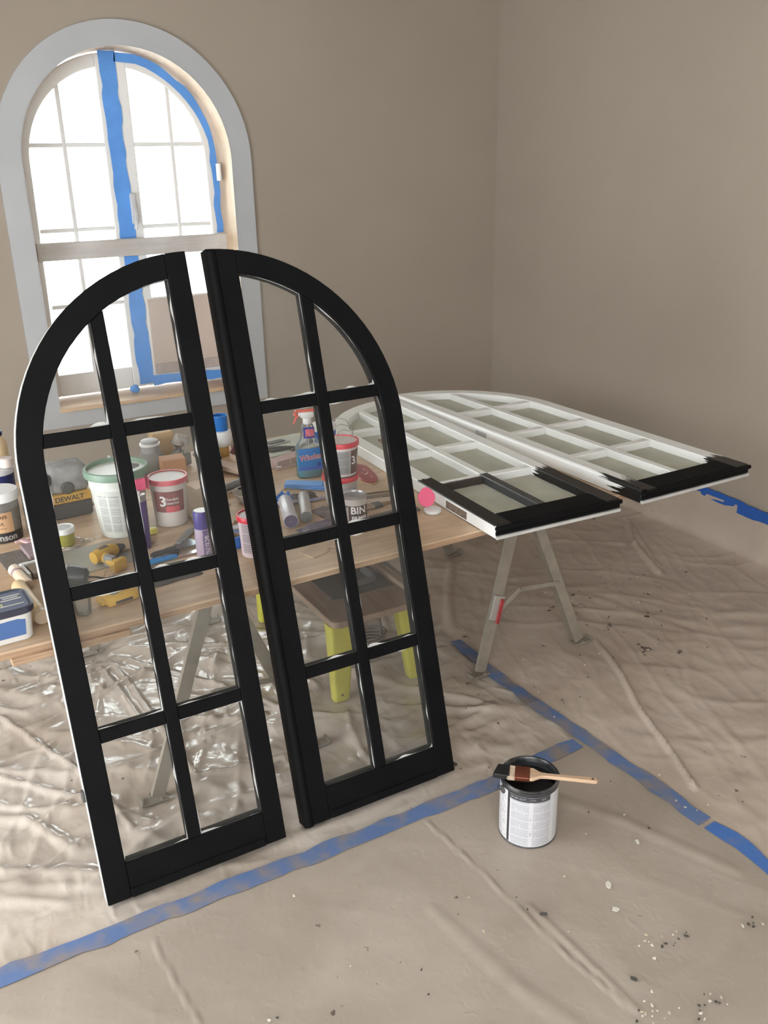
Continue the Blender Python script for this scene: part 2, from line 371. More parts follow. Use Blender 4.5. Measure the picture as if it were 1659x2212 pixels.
# ------------------------------------------------------------------ arched sash, used six times
def arc_x(w, sp, R, y):                     # left boundary of the arch at height y
    return w-math.sqrt(max(R*R-(y-sp)**2, 0)) if y > sp else w-R
def sash_parts(root, w, h, mirror, mats, st=.062, ms=.056, bot=.095, rows=(.443,.82,1.204), mx=.2505, mw=.035, th=.045, gz=-.013, glass=None,
               residue=True, astragal=False, side=None, ar=None, name_pane='glass_pane', seed=1, bev=.002, putty=True):
    """local x across, y up the sash, z out of its face (front face z = 0).  Arch on the left, meeting stile on the right; mirror swaps them."""
    rnd = random.Random(seed)
    sp = h-w; Ri = w-(ar or st); mxx = lambda x: (w-x) if mirror else x
    def poly(p):
        p = [(mxx(x), y) for x, y in p]; return p[::-1] if mirror else p
    def member(name, p, z0=-th, z1=0., key=None, b=bev):
        mb = MB().prism(poly(p), z0, z1, b=b); o = mb.build(name, [mats.get(key or name, mats['*']), side or mats.get(key or name, mats['*'])], root, 25)
        if side:
            for f in o.data.polygons:
                c, nn = f.center, f.normal; x = mxx(c.x); nx = -nn.x if mirror else nn.x
                if abs(nn.z) < .6 and ((x < .004 and nx < -.5) or (math.hypot(x-w, c.y-sp) > w-.004 and c.y > sp)): f.material_index = 1
        return o
    N = 20
    inx = w-ms
    a_end = math.acos((inx-w)/w); a_end_i = math.acos(max(-1, (inx-w)/Ri))
    oa = [(w+w*math.cos(PI+(a_end-PI)*i/N), sp+w*math.sin(PI+(a_end-PI)*i/N)) for i in range(N+1)]
    ia = [(w+Ri*math.cos(PI+(a_end_i-PI)*i/N), sp+Ri*math.sin(PI+(a_end_i-PI)*i/N)) for i in range(N+1)]
    member('arched_stile', [(0,0),(st,0)]+ia+oa[::-1], key='outer_stile')
    top = [(w, h)]+[(w+w*math.cos(PI/2+(a_end-PI/2)*i/4), sp+w*math.sin(PI/2+(a_end-PI/2)*i/4)) for i in range(1, 5)]
    member('stile', [(inx,0),(w,0)]+top, key='meeting_stile')
    bo = member('bottom_rail', [(st,0.0),(inx,0.0),(inx,bot),(st,bot)])
    yt = sp+math.sqrt(Ri*Ri-(mx-w)**2)
    yl, yr = (sp+math.sqrt(Ri*Ri-(mx-mw/2-w)**2), sp+math.sqrt(Ri*Ri-(mx+mw/2-w)**2))
    member('muntin', [(mx-mw/2,bot),(mx+mw/2,bot),(mx+mw/2,yr),(mx-mw/2,yl)], -th+.004, -.002, key='muntin_v')
    hw = mw/2
    for k, y in enumerate(rows):
        xl0, xl1 = max(st, arc_x(w, sp, Ri, y-hw)), max(st, arc_x(w, sp, Ri, y+hw))
        member('muntin', [(xl0,y-hw),(mx-hw,y-hw),(mx-hw,y+hw),(xl1,y+hw)], -th+.004, -.003, key='muntin_l%d' % k)
        member('muntin', [(mx+hw,y-hw),(inx,y-hw),(inx,y+hw),(mx+hw,y+hw)], -th+.004, -.003, key='muntin_r%d' % k)
    # panes
    lev = [bot]+[y for y in rows]
    for k in range(4):
        y0 = bot if k == 0 else rows[k-1]+hw
        y1 = None if k == 3 else rows[k]-hw
        for sd in (0, 1):
            xa, xb = (st, mx-hw) if sd == 0 else (mx+hw, inx)
            if k < 3 and not (sd == 0 and y1 > sp): P = [(xa,y0),(xb,y0),(xb,y1),(xa,y1)]
            else:
                ytop = y1 if y1 else 9; xs = max(xa, arc_x(w, sp, Ri, y0)); P = [(xs,y0),(xb,y0)]
                if sd == 0 and k == 2: P = [(xa,y0),(xb,y0),(xb,y1)]
                for i in range(13):
                    x = xb+(max(xa, xs if k == 3 else xa)-xb)*i/12
                    yy = sp+math.sqrt(max(Ri*Ri-(x-w)**2, 0)); yy = min(yy, ytop)
                    if yy > y0+1e-4: P.append((x, yy))
                Q = [P[0]]
                for p in P[1:]:
                    if math.hypot(p[0]-Q[-1][0], p[1]-Q[-1][1]) > 2e-3: Q.append(p)
                P = Q
            xs_ = [p[0] for p in P]; ys_ = [p[1] for p in P]; bx_, by_ = (min(xs_)+max(xs_))/2, (min(ys_)+max(ys_))/2
            fx_, fy_ = 1+.009/(max(xs_)-min(xs_)), 1+.009/(max(ys_)-min(ys_)); G = [(bx_+(p[0]-bx_)*fx_, by_+(p[1]-by_)*fy_) for p in P]   # the glass sits in its rebate
            g = MB().prism(poly(G), gz-.003, gz).build(name_pane, glass or M['glass'], root, 0)
            if residue:
                # ragged rim of old white paint left on the glass
                Q = []
                for i in range(len(P)):
                    a, b = P[i], P[(i+1) % len(P)]; l = math.hypot(b[0]-a[0], b[1]-a[1]); m_ = max(1, int(l/.012))
                    for t in range(m_): Q.append((a[0]+(b[0]-a[0])*t/m_, a[1]+(b[1]-a[1])*t/m_))
                cx = sum(p[0] for p in Q)/len(Q); cy = sum(p[1] for p in Q)/len(Q); n_ = len(Q); I = []; ph = rnd.random()*50
                for i, p in enumerate(Q):
                    a, b = Q[i-1], Q[(i+1) % n_]; tx, ty = b[0]-a[0], b[1]-a[1]; l = math.hypot(tx, ty) or 1
                    nx, ny = -ty/l, tx/l
                    nz = float(vnoise(ph+i*.31, ph*3)); wd = .0002+.0055*max(0, nz-.45)**1.2*2.2*(1.7 if p[1] < y0+.01 else 1)
                    I.append((p[0]+nx*wd, p[1]+ny*wd))
                V = [(mxx(x), y, gz+.0006) for x, y in Q]+[(mxx(x), y, gz+.0006) for x, y in I]
                MB().add(V, [(i, (i+1) % n_, n_+(i+1) % n_, n_+i) for i in range(n_)]).build('paint_residue', M['residue'], g, 0)
    if astragal:
        path = [(mxx(w-.0148), .0, -.006), (mxx(w-.0148), h*.5, -.006), (mxx(w-.0148), h-.008, -.006)]
        MB().tube(path, .0150, 14, flat=(1, .85)).build('astragal', mats.get('astragal', mats['*']), root, 40)
    return bo
def sash_drip(root, w, m, m2, lo=-.045):
    MB().box((w/2, -.006, -.009), (w+.006, .016, .015), b=.005, seg=2).build('drip_moulding', m, root)
    MB().box((w/2, -.001, -.026), (w, .006, .014), b=.002).build('end_panel', m, root)
    MB().box((w/2, -.004, -.040), (w, .012, .011), b=.002).build('bottom_strip', m2, root)

# the two leaves of the wall window (z of sash base .678)
def leaf(mirror):
    r = thing('leaf', '', ''); del r['label']; del r['category']
    return r
for mirror in (False, True):
    Mx = Matrix(((1,0,0,WX-.4995 if not mirror else WX+.0005),(0,0,-1,D+REV),(0,1,0,.678),(0,0,0,1)))
    tmp = bpy.data.objects.new('tmp', None)
    before = set(C.objects)
    sash_parts(None, .499, 1.641, mirror, {'*': M['winwhite']}, st=.040, ar=.060, ms=.074, bot=.112, rows=(.459,.831,1.227), mx=.231, mw=.020, gz=-.02, residue=False, bev=.004)
    for o in set(C.objects)-before:
        o.data.transform(Mx); o.parent = win
    bpy.data.objects.remove(tmp)
# espagnolette handle and corner latch on the window
mb = MB(); mb.box((WX+.03, D+REV-.012, 1.60), (.028, .02, .15), b=.004); mb.tube([(WX+.03, D+REV-.03, 1.61), (WX+.03, D+REV-.05, 1.58), (WX+.02, D+REV-.052, 1.50)], .009, 8)
mb.build('handle', mat('handle_metal', (.65,.67,.70), .35, metal=.3), win)
MB().box((WX+.485, D+.13, 1.765), (.012, .045, .085), b=.002).build('latch', M['white'], win)

# things fixed on the window
yw = D+REV
o = MB().box((WX+.025, yw-.022, 1.413), (1.0, .032, .086), b=.003).build('timber_batten', mat_wood('primed_batten', (.70,.69,.68), (.62,.60,.58), 3, (1,14,14), .6)); tag(o, 'pale timber batten nailed straight across both leaves of the arched window', 'board')
t = thing('cover_panel', 'pinkish grey board covering the lower right panes of the arched window', 'panel', (WX+.275, yw+.002, .735))
MB().box((0, -.006, .205), (.452, .010, .40), b=.002).build('board', mat('bare_board', (.56,.47,.41), .7, var=.08, scale=4), t)
MB().box((0, -.010, .030), (.452, .010, .055), b=.003).build('bottom_batten', mat('stained_batten', (.42,.36,.33), .7, var=.25, scale=9), t)
def strip(name, pts, wd, z_of, m, label, group=None, n=8, jag=.12, th=.0006, up=Vector((0,0,1)), nrm=None):
    """ribbon of tape laid along pts (3-D); wd its width"""
    P = [Vector(p) for p in pts]; Q = []
    for a, b in zip(P, P[1:]):
        m_ = max(1, int((b-a).length/.03))
        for k in range(m_): Q.append(a.lerp(b, k/m_))
    Q.append(P[-1]); mb = MB(); V = []; ph = random.random()*90
    for i, p in enumerate(Q):
        t_ = (Q[min(i+1, len(Q)-1)]-Q[max(i-1, 0)]).normalized(); s = t_.cross(nrm or up).normalized()
        for sd in (-1, 1):
            k = wd/2*(1+jag*(float(vnoise(ph+i*.6, sd*7+20))-.5)*2); q = p+s*sd*k
            if z_of: q.z = float(z_of(q.x, q.y))+.0014
            V.append(q)
    F = [(2*i, 2*i+1, 2*i+3, 2*i+2) for i in range(len(Q)-1)]
    nn = (nrm or up)
    k = len(V); V2 = [v+nn*th for v in V]
    mb.add(V+V2, F+[tuple(k+i for i in f) for f in F]+[(2*i, 2*i+2, k+2*i+2, k+2*i) for i in range(len(Q)-1)]+[(2*i+1, 2*i+3, k+2*i+3, k+2*i+1) for i in range(len(Q)-1)])
    o = mb.build(name, m, None, 0); tag(o, label, 'tape', group); return o
ny = Vector((0,-1,0))
strip('masking_tape', [(WX-.016, yw-.003, 2.325), (WX-.014, yw-.003, 1.8), (WX-.010, yw-.003, 1.2), (WX-.006, yw-.003, .69)], .078, None, M['wintape'], 'blue masking tape running down the joint between the two leaves of the window', nrm=ny, jag=.16)
arcp = [(WX+.486*math.cos(a), yw-.003, WS+.484*math.sin(a)) for a in [PI/2-.04-(PI/2-.04)*i/14 for i in range(15)]]+[(WX+.487, yw-.003, 1.6), (WX+.488, yw-.003, 1.46)]
strip('masking_tape', arcp, .038, None, M['wintape'], 'blue masking tape bent round the right half of the window arch', nrm=ny, jag=.35)
strip('masking_tape', [(WX+.03, yw-.016, .705), (WX+.25, yw-.016, .700), (WX+.49, yw-.016, .694)], .05, None, M['wintape'], 'blue masking tape along the foot of the covered lower right pane', nrm=ny, jag=.2)
mb = MB()
for k in range(5): mb.lathe([(.001,-.016),(.014,-.012),(.019,0),(.014,.012),(.001,.016)], 9, M4=T(.008*math.sin(k*2.4), .008*math.cos(k*2.4), .016+.003*k) @ Rx(k*1.3) @ Rz(k))
tag(mb.build('tape_ball', M['wintape'], None, 20, (WX-.095, D+.10, ZS+.004)), 'crumpled ball of blue tape lying on the window sill', 'tape')

# ================================================================== FLOOR SHEETS
CREASE = [ # (points, height, width)
 ([(2.25,2.34),(2.14,2.07),(2.04,1.88),(1.96,1.67),(1.89,1.5)], .020, .010),
 ([(1.11,1.8),(1.13,1.6),(1.14,1.43),(1.15,1.23),(1.18,1.02)], .0055, .0042), ([(1.17,1.38),(1.18,1.24),(1.185,1.14),(1.19,1.02)], .004, .012),
 ([(.3,1.77),(.31,1.63),(.33,1.46),(.36,1.3)], .0045, .004),
 ([(3.2,3.15),(3.05,2.95),(2.92,2.66)], .02, .02), ([(3.31,3.31),(3.1,2.95),(2.97,2.72)], .014, .014),
 ([(.53,3.24),(.56,2.95),(.58,2.65),(.60,2.3)], .014, .014), ([(.11,2.99),(.2,2.75),(.3,2.5),(.36,2.2)], .016, .018),
 ([(.54,3.3),(.8,3.39),(1.09,3.46)], .018, .022), ([(.57,3.31),(1.03,3.29)], .018, .022), ([(.56,3.27),(.95,3.07),(1.2,2.95)], .016, .022), ([(.55,3.22),(.85,2.78),(1.0,2.5)], .014, .02), ([(.49,3.14),(.52,2.9),(.53,2.7)], .014, .02),
 ([(.06,2.64),(.27,2.4),(.42,2.2)], .014, .02), ([(.53,2.43),(.7,2.49),(.92,2.54)], .014, .016), ([(.52,2.34),(.7,2.30),(.9,2.28)], .014, .016), ([(.5,2.2),(.75,2.14),(.95,2.12)], .010, .02),
 ([(1.18,2.43),(1.13,2.3),(1.10,2.15),(1.12,2.0)], .016, .02), ([(1.22,2.42),(1.2,2.25),(1.22,2.1)], .012, .02), ([(1.59,2.42),(1.68,2.3),(1.75,2.19)], .008, .01),
 ([(.9,3.0),(1.1,2.8),(1.15,2.6)], .014, .025), ([(-.2,2.6),(.1,2.4),(.2,2.2)], .012, .03), ([(1.9,3.2),(1.7,2.9),(1.62,2.6)], .014, .03), ([(2.2,3.3),(1.95,2.95),(1.8,2.7)], .012, .03),
 ([(1.45,1.75),(1.6,1.5),(1.72,1.2)], .004, .03), ([(.95,1.5),(1.0,1.2),(1.1,.9)], .003, .03), ([(2.6,2.2),(2.3,1.9),(2.1,1.4)], .006, .03), ([(2.25,2.9),(2.5,2.6),(2.6,2.2)], .006, .04),
]
FEET = [(.465,2.29),(.99,2.29),(.50,3.29),(.97,3.29),(1.71,2.36),(2.18,2.36),(1.72,3.33),(2.22,3.33),(1.19,2.495),(1.50,2.495),(1.19,3.195),(1.50,3.195),(1.3435,1.6145)]
SASHFEET = ((.20,.76,1.955), (.77,1.34,1.955))
def height(x, y):
    x = np.asarray(x, float); y = np.asarray(y, float)
    left = 1/(1+np.exp(-(y-1.98)/.05))*1/(1+np.exp((x-1.70)/.04)); right = 1/(1+np.exp(-(x-1.84)/.04))
    wx_ = x+.25*fbm(x*1.7, y*1.7+5, 3); wy_ = y+.25*fbm(x*1.7+9, y*1.7, 3)
    r1 = 1-np.abs(2*fbm(wx_*3.1, wy_*5.2, 3)-.9)*2; r1 = np.clip(r1, 0, 1)**2
    r2 = 1-np.abs(2*fbm(wx_*8+3, wy_*6, 3)-.9)*2.2; r2 = np.clip(r2, 0, 1)**2
    def folds(ang, al, ac, o):
        c_, s_ = math.cos(ang), math.sin(ang); u = (wx_*c_+wy_*s_)*al+o; v = (-wx_*s_+wy_*c_)*ac+o*2
        return np.clip(1-np.abs(2*fbm(u, v, 2)-.75)*3.2, 0, 1)**1.6
    f1, f2, f3 = folds(.35, 1.1, 8.5, 3.), folds(-.75, 1.3, 7., 11.), folds(1.2, 1.6, 10., 23.)
    h = left*(.006*r1+.004*r2+.013*f1+.012*f2+.006*f3)+right*(.004*r1+.003*r2+.005*f2+.003*f3)+(1-left)*(1-right)*(.0012*r1+.0006*r2+.0012*f2)
    h = h+.0022*fbm(x*22, y*22, 2)*(left*.9+right*.9+.10)
    for pts, hh, wd in CREASE:
        for (ax, ay), (bx, by) in zip(pts, pts[1:]):
            dx, dy = bx-ax, by-ay; t = np.clip(((x-ax)*dx+(y-ay)*dy)/(dx*dx+dy*dy), 0, 1)
            dd = (x-ax-t*dx)**2+(y-ay-t*dy)**2; h = np.maximum(h, hh*np.exp(-dd/(wd*wd*.6))+h*.6)
    m = np.ones_like(h)
    for fx, fy in FEET: m = m*(1-np.exp(-(((x-fx)**2+(y-fy)**2)/(.10**2))**2))
    m = m*(1-np.exp(-(((x-1.3435)**2+(y-1.6145)**2)/(.12**2))**2))
    for xa, xb, yy in SASHFEET:
        dx = np.maximum(np.maximum(xa-x, x-xb), 0); m = m*(1-np.exp(-((dx*dx+(y-yy)**2)/(.075**2))**2))
    # flat under the tapes
    m = m*(1-.85*np.exp(-(y-1.83)**2/.03**2)*(x < 1.8))*(1-.85*np.exp(-(x-1.78)**2/.035**2)*(y < 2.75))
    return .002+h*m
def mat_sheet(name, c1, c2, rough, trans, dirt, seed, crisp=1.):
    m, nt, b = new_mat(name); N = nt.nodes; L = nt.links; out = N['Material Output']
    tc = N.new('ShaderNodeTexCoord'); mp = N.new('ShaderNodeMapping'); mp.inputs['Location'].default_value = (seed, seed*2, 0); L.new(tc.outputs['Object'], mp.inputs[0])
    n = N.new('ShaderNodeTexNoise'); n.inputs['Scale'].default_value = 3.2; n.inputs['Detail'].default_value = 7; n.inputs['Distortion'].default_value = .6; L.new(mp.outputs[0], n.inputs[0])
    cr = N.new('ShaderNodeValToRGB'); cr.color_ramp.elements[0].position = .36; cr.color_ramp.elements[1].position = .66
    cr.color_ramp.elements[0].color = rgb(c2); cr.color_ramp.elements[1].color = rgb(c1); L.new(n.outputs[0], cr.inputs[0])
    # scattered dirt specks
    v = N.new('ShaderNodeTexNoise'); v.inputs['Scale'].default_value = 26; v.inputs['Detail'].default_value = 3; L.new(mp.outputs[0], v.inputs[0])
    v2 = N.new('ShaderNodeTexNoise'); v2.inputs['Scale'].default_value = 2.4; v2.inputs['Detail'].default_value = 2; L.new(mp.outputs[0], v2.inputs[0])
    ad = N.new('ShaderNodeMath'); ad.operation = 'MULTIPLY_ADD'; L.new(v2.outputs[0], ad.inputs[0]); ad.inputs[1].default_value = .42; L.new(v.outputs[0], ad.inputs[2])
    mr = N.new('ShaderNodeMapRange'); mr.inputs['From Min'].default_value = .955-dirt*.028; mr.inputs['From Max'].default_value = 1.0-dirt*.028; L.new(ad.outputs[0], mr.inputs[0])
    mx = N.new('ShaderNodeMix'); mx.data_type = 'RGBA'; L.new(mr.outputs[0], mx.inputs[0]); L.new(cr.outputs[0], mx.inputs[6]); mx.inputs[7].default_value = (.13,.10,.08,1)
    L.new(mx.outputs[2], b.inputs['Base Color']); b.inputs['Roughness'].default_value = rough; b.inputs['Coat Weight'].default_value = .8 if crisp == 1. else .12; b.inputs['Coat Roughness'].default_value = .09
    prev = None
    for sc_, st_, ds_ in ((5.5, (1, 2.2, 1), .022*crisp), (11., (2.0, 1, 1), .010*crisp), (40., (1,1,1), .0022)):
        m2 = N.new('ShaderNodeMapping'); m2.inputs['Scale'].default_value = st_; m2.inputs['Rotation'].default_value = (0, 0, sc_*.13); L.new(tc.outputs['Object'], m2.inputs[0])
        nb = N.new('ShaderNodeTexNoise'); nb.noise_type = 'RIDGED_MULTIFRACTAL'; nb.inputs['Scale'].default_value = sc_; nb.inputs['Detail'].default_value = 2.; nb.inputs['Distortion'].default_value = .5; L.new(m2.outputs[0], nb.inputs[0])
        bp = N.new('ShaderNodeBump'); bp.inputs['Strength'].default_value = .5; bp.inputs['Distance'].default_value = ds_; L.new(nb.outputs[0], bp.inputs['Height'])
        if prev: L.new(prev.outputs[0], bp.inputs['Normal'])
        prev = bp
    L.new(prev.outputs[0], b.inputs['Normal'])
    tr = N.new('ShaderNodeBsdfTransparent'); tr.inputs[0].default_value = (.95,.94,.92,1); ms = N.new('ShaderNodeMixShader'); ms.inputs[0].default_value = trans
    L.new(b.outputs[0], ms.inputs[1]); L.new(tr.outputs[0], ms.inputs[2]); L.new(ms.outputs[0], out.inputs[0])
    return m
def sheet(name, x0, x1, y0, y1, step, m, label, wall_up=False, lift=0.):
    nx = int((x1-x0)/step); ny_ = int((y1-y0)/step)
    X, Y = np.meshgrid(np.linspace(x0, x1, nx+1), np.linspace(y0, y1, ny_+1)); Z = height(X, Y)+lift
    if wall_up:      # the edge strip of the sheet turns up the wall behind it
        k = np.clip((X-(x1-.36))/.36, 0, 1); s_ = k*.36
        tr_ = .26-.05; lim = .36-.255
        up = np.clip(s_-lim, 0, None); X = np.where(s_ > lim, (W-.012)-.045*np.exp(-up/.03)-.006*fbm(Y*9, up*20, 2), X)
        Z = np.where(s_ > lim, np.maximum(Z*np.exp(-up/.05), up*.93+.003), Z)
    me = bpy.data.meshes.new(name); V = np.stack([X.ravel(), Y.ravel(), Z.ravel()], 1)
    idx = np.arange((nx+1)*(ny_+1)).reshape(ny_+1, nx+1)
    F = np.stack([idx[:-1,:-1].ravel(), idx[:-1,1:].ravel(), idx[1:,1:].ravel(), idx[1:,:-1].ravel()], 1)
    me.from_pydata(V.tolist(), [], F.tolist()); me.shade_smooth(); me.materials.append(m)
    o = bpy.data.objects.new(name, me); C.objects.link(o); tag(o, label, 'drop cloth'); return o
M['film'] = mat_sheet('plastic_film_shiny', (.63,.56,.485), (.50,.42,.345), .15, .14, .2, 0)
M['film2'] = mat_sheet('plastic_film_dusty', (.62,.52,.425), (.52,.425,.345), .36, .24, 1.1, 4, .35)
M['film3'] = mat_sheet('plastic_film_worn', (.46,.39,.325), (.385,.32,.262), .42, .18, .1, 9, .10)
sheet('drop_sheet', -1.2, 1.79, 1.80, D-.03, .0085, M['film'], 'shiny wrinkled clear plastic sheet spread under the plywood table')
sheet('drop_sheet', 1.772, W+.10, -.2, D-.03, .0095, M['film2'], 'dusty plastic sheet turned up against the right wall', wall_up=True, lift=.003)
sheet('drop_sheet', -1.2, 1.79, -.2, 1.835, .0075, M['film3'], 'flat worn plastic sheet in front of the leaning black sashes', lift=.0045)
hz = lambda x, y: height(x, y)+.0055
strip('floor_tape', [(-.6,1.845,0),(-.05,1.846,0),(.54,1.836,0),(.72,1.831,0),(1.12,1.828,0),(1.365,1.822,0),(1.55,1.84,0),(1.735,1.85,0)], .056, hz, M['floortape'], 'blue tape on the floor running past the foot of the leaning black sashes', jag=.22)
strip('floor_tape', [(1.765,2.62,0),(1.753,2.359,0),(1.756,2.139,0),(1.777,1.825,0),(1.791,1.59,0),(1.796,1.446,0),(1.802,1.375,0)], .052, hz, M['floortape'], 'blue tape on the floor from the sawhorse foot past the open paint can', jag=.25)
strip('floor_tape', [(1.804,1.36,0),(1.811,1.258,0),(1.806,1.15,0),(1.80,.95,0)], .045, hz, M['endtape'], 'clean short end of blue floor tape at the right edge of the picture', jag=.3)
strip('floor_tape', [(1.80,1.835,0),(2.1,1.81,0),(2.5,1.78,0),(3.0,1.74,0)], .05, lambda x, y: -.0009, M['floortape'], 'faint blue tape seen through the plastic sheet on the right', jag=.2)
nx_ = Vector((-1,0,0))
strip('wall_tape', [(W-.014, 3.6, .258), (W-.014, 2.9, .246), (W-.014, 2.62, .238)], .052, None, M['walltape'], 'blue tape low on the right wall just under the overhanging white sash', nrm=nx_, jag=.12)
strip('wall_tape', [(W-.0155, 2.66, .232), (W-.0155, 2.5, .228), (W-.0155, 2.2, .222), (W-.0155, 1.6, .21)], .06, None, M['walltape'], 'blue tape holding the sheet to the right wall at the picture edge', nrm=nx_, jag=.12)

# ================================================================== SAWHORSES AND TABLE
def bar(mb, a, b, w, t, ref=(0,1,0)):
    """flat bar from a to b: w wide across ref x axis, t thick"""
    a, b = Vector(a), Vector(b); z = (b-a); l = z.length; z.normalize(); x = Vector(ref).cross(z).normalized(); y = z.cross(x)
    M4 = Matrix(((x.x,y.x,z.x,a.x),(x.y,y.y,z.y,a.y),(x.z,y.z,z.z,a.z),(0,0,0,1)))
    mb.box((0,0,l/2), (w,t,l), M4, b=.0015); return mb
def channel(mb, a, b, w, d, inner):
    """angle-iron leg: face plate plus return flange on the <inner> side (+1/-1)"""
    a, b = Vector(a), Vector(b); z = (b-a); l = z.length; z.normalize(); x = Vector((0,1,0)).cross(z).normalized(); y = z.cross(x)
    M4 = Matrix(((x.x,y.x,z.x,a.x),(x.y,y.y,z.y,a.y),(x.z,y.z,z.z,a.z),(0,0,0,1)))
    mb.box((0,0,l/2), (w,.003,l), M4); mb.box((inner*(w/2-.0015), d/2, l/2), (.003,d,l), M4); mb.box((-inner*(w/2-.0015), d*.3, l/2), (.003,d*.6,l), M4)
    return mb
def sawhorse(label, xc, f, zt, red=False):
    """f = four feet (near-left, near-right, far-left, far-right)"""
    t = thing('sawhorse', label, 'sawhorse', (xc, (f[0][1]+f[2][1])/2, .0045)); zt -= .0045; ox, oy, _ = t.location
    MB().box((0, 0, zt-.022), (.075, f[2][1]-f[0][1]-.02, .043), b=.004).build('beam', mat_wood('beam_wood', (.42,.33,.25), (.33,.25,.18), 3, (8,1,8)), t)
    for k, (fx, fy) in enumerate(f):
        sgn = -1 if k % 2 == 0 else 1; ty = fy+(.075 if k < 2 else -.075)
        a = Vector((fx-ox, fy-oy, .014)); b = Vector((xc+sgn*.026-ox, ty-oy, zt-.046))
        mb = MB(); channel(mb, a, b, .040, .028, -sgn); lg = mb.build('leg', M['steel'], t, 0)
        fm = MB(); fm.box((a.x+sgn*.012, a.y, .008), (.085, .036, .005), b=.001); fm.box((a.x+sgn*.05, a.y, .014), (.006, .036, .016)); fm.lathe([(.005,0),(.005,.006)], 8, (a.x+.008, a.y-.012, .011))
        fm.build('foot', M['steel'], lg, 20)
        if red and k == 0:
            c = a.lerp(b, .32); d = a.lerp(b, .47); rm = MB(); bar(rm, c+Vector((0,-.004,0)), d+Vector((0,-.004,0)), .048, .010); rm.build('sleeve', mat('dull_sleeve', (.30,.27,.24), .5), lg, 0)
            rm = MB(); c = a.lerp(b, .30); d = a.lerp(b, .45); bar(rm, c+Vector((.012,-.011,0)), d+Vector((.012,-.011,0)), .018, .006); rm.build('latch', mat('red_latch', (.30,.035,.035), .5, var=.3, scale=60), lg, 0)
    for k in (0, 2):
        fy = f[k][1]+(.03 if k == 0 else -.03)-oy; mb = MB()
        la = Vector((f[k][0]-ox, f[k][1]-oy, .006)).lerp(Vector((xc-.026-ox, f[k][1]-oy+.07, zt-.046)), .36); ra = Vector((f[k+1][0]-ox, f[k+1][1]-oy, .006)).lerp(Vector((xc+.026-ox, f[k+1][1]-oy+.07, zt-.046)), .45)
        mid = (la*.62+ra*.38)+Vector((0,0,.055))
        bar(mb, la, mid, .020, .004); bar(mb, mid, ra, .020, .004)
        for p in (la, mid, ra): mb.lathe([(.006,-.006),(.006,.006)], 8, M4=T(*p) @ Rx(PI/2))
        mb.build('spreader_brace', M['steel'], t, 0)
    return t
TTH = .023
sawhorse('steel legged sawhorse under the left half of the plywood table', .735, [(.465,2.285),(.985,2.285),(.50,3.29),(.97,3.29)], ZT-TTH)
sawhorse('steel legged sawhorse with a red latch, under the white sashes', 1.945, [(1.71,2.36),(2.177,2.355),(1.72,3.33),(2.217,3.327)], ZT-TTH, True)
yt0 = lambda x: 2.1755+(x-.3)*.0150
tbl = thing('work_table', 'plywood sheet laid across two sawhorses as a work table', 'table', (.3, yt0(.3), ZT-TTH), math.atan(.0150))
MB().box((1.02, .68, TTH-.0035), (2.44, 1.36, .007), b=.0012).build('face_veneer', M['ply'], tbl)
MB().box((1.02, .68, (TTH-.007)/2), (2.436, 1.356, TTH-.0072)).build('core_plies', M['plyedge'], tbl)
mb = MB()
o = MB().box((-.02, .02, -.0095), (.30, .06, .018), b=.002).build('edge_batten', M['plyedge'], tbl)

# ================================================================== SASHES
def place_sash(root, o, ex, ey):
    ex, ey = Vector(ex).normalized(), Vector(ey).normalized(); ez = ex.cross(ey)
    root.matrix_world = Matrix(((ex.x,ey.x,ez.x,o[0]),(ex.y,ey.y,ez.y,o[1]),(ex.z,ey.z,ez.z,o[2]),(0,0,0,1)))
SW, SH = .5013, 1.632
mats_b = {'*': M['black']}
sL = thing('window_sash', 'left black painted arched sash leaning on the table, unpainted white left edge', 'window sash', group=None)
sash_parts(sL, SW, SH, False, mats_b, glass=M['dirty'], side=M['raw_white'], seed=3)
MB().box((SW/2, .013, .002), (SW-.124, .024, .008), b=.003).build('drip_moulding', M['black'], sL)
MB().box((-.004, .30, -.022), (.008, .03, .02), b=.002).build('hinge_knuckle', M['darksteel'], sL)
thL = .259; place_sash(sL, (.2292, 1.9267, .0155), (1,.0,-.000), (0, math.sin(thL), math.cos(thL)))
sR = thing('window_sash', 'right black painted arched sash leaning on the table, rounded bead down its left edge', 'window sash')
sash_parts(sR, .515, 1.634, True, mats_b, ms=.082, mx=.515-.2685, st=.060, glass=M['dirty'], seed=8, astragal=True, side=M['black'])
MB().box((.2575+.01, .013, .002), (.515-.15, .024, .008), b=.003).build('drip_moulding', M['black'], sR)
thR = .263; place_sash(sR, (.791, 1.9315, .0158), (1,.0,.004), (0, math.sin(thR), math.cos(thR)))

wA = {'*': M['white'], 'bottom_rail': M['black'], 'outer_stile': mat_partial('half_black_stile', BLK, WHT, 1, .505, .03),
      'meeting_stile': mat_partial('brushed_black_stile', BLK, WHT, 1, .40, .16, (70,3,70)), 'muntin_v': mat_partial('grey_brushed_bar', (.05,.05,.052), WHT, 1, .455, .02),
      'muntin_l0': mat_partial('brown_edged_bar', (.05,.04,.035), WHT, 1, .437, .012)}
sA = thing('window_sash', 'white arched sash flat on the table with its whole bottom pane row painted black', 'window sash')
sash_parts(sA, SW, SH, False, wA, glass=M['fogged'], gz=-.031, seed=5, side=M['white'], bev=.003)
sash_drip(sA, SW, M['black'], M['raw_white'])
mb = MB(); mb.box((-.0008, .235, -.024), (.002, .13, .026)); mb.build('hinge_mortise', mat('bare_brown_mortise', (.16,.12,.09), .7, var=.3, scale=40), sA)
zs = ZT+.0455
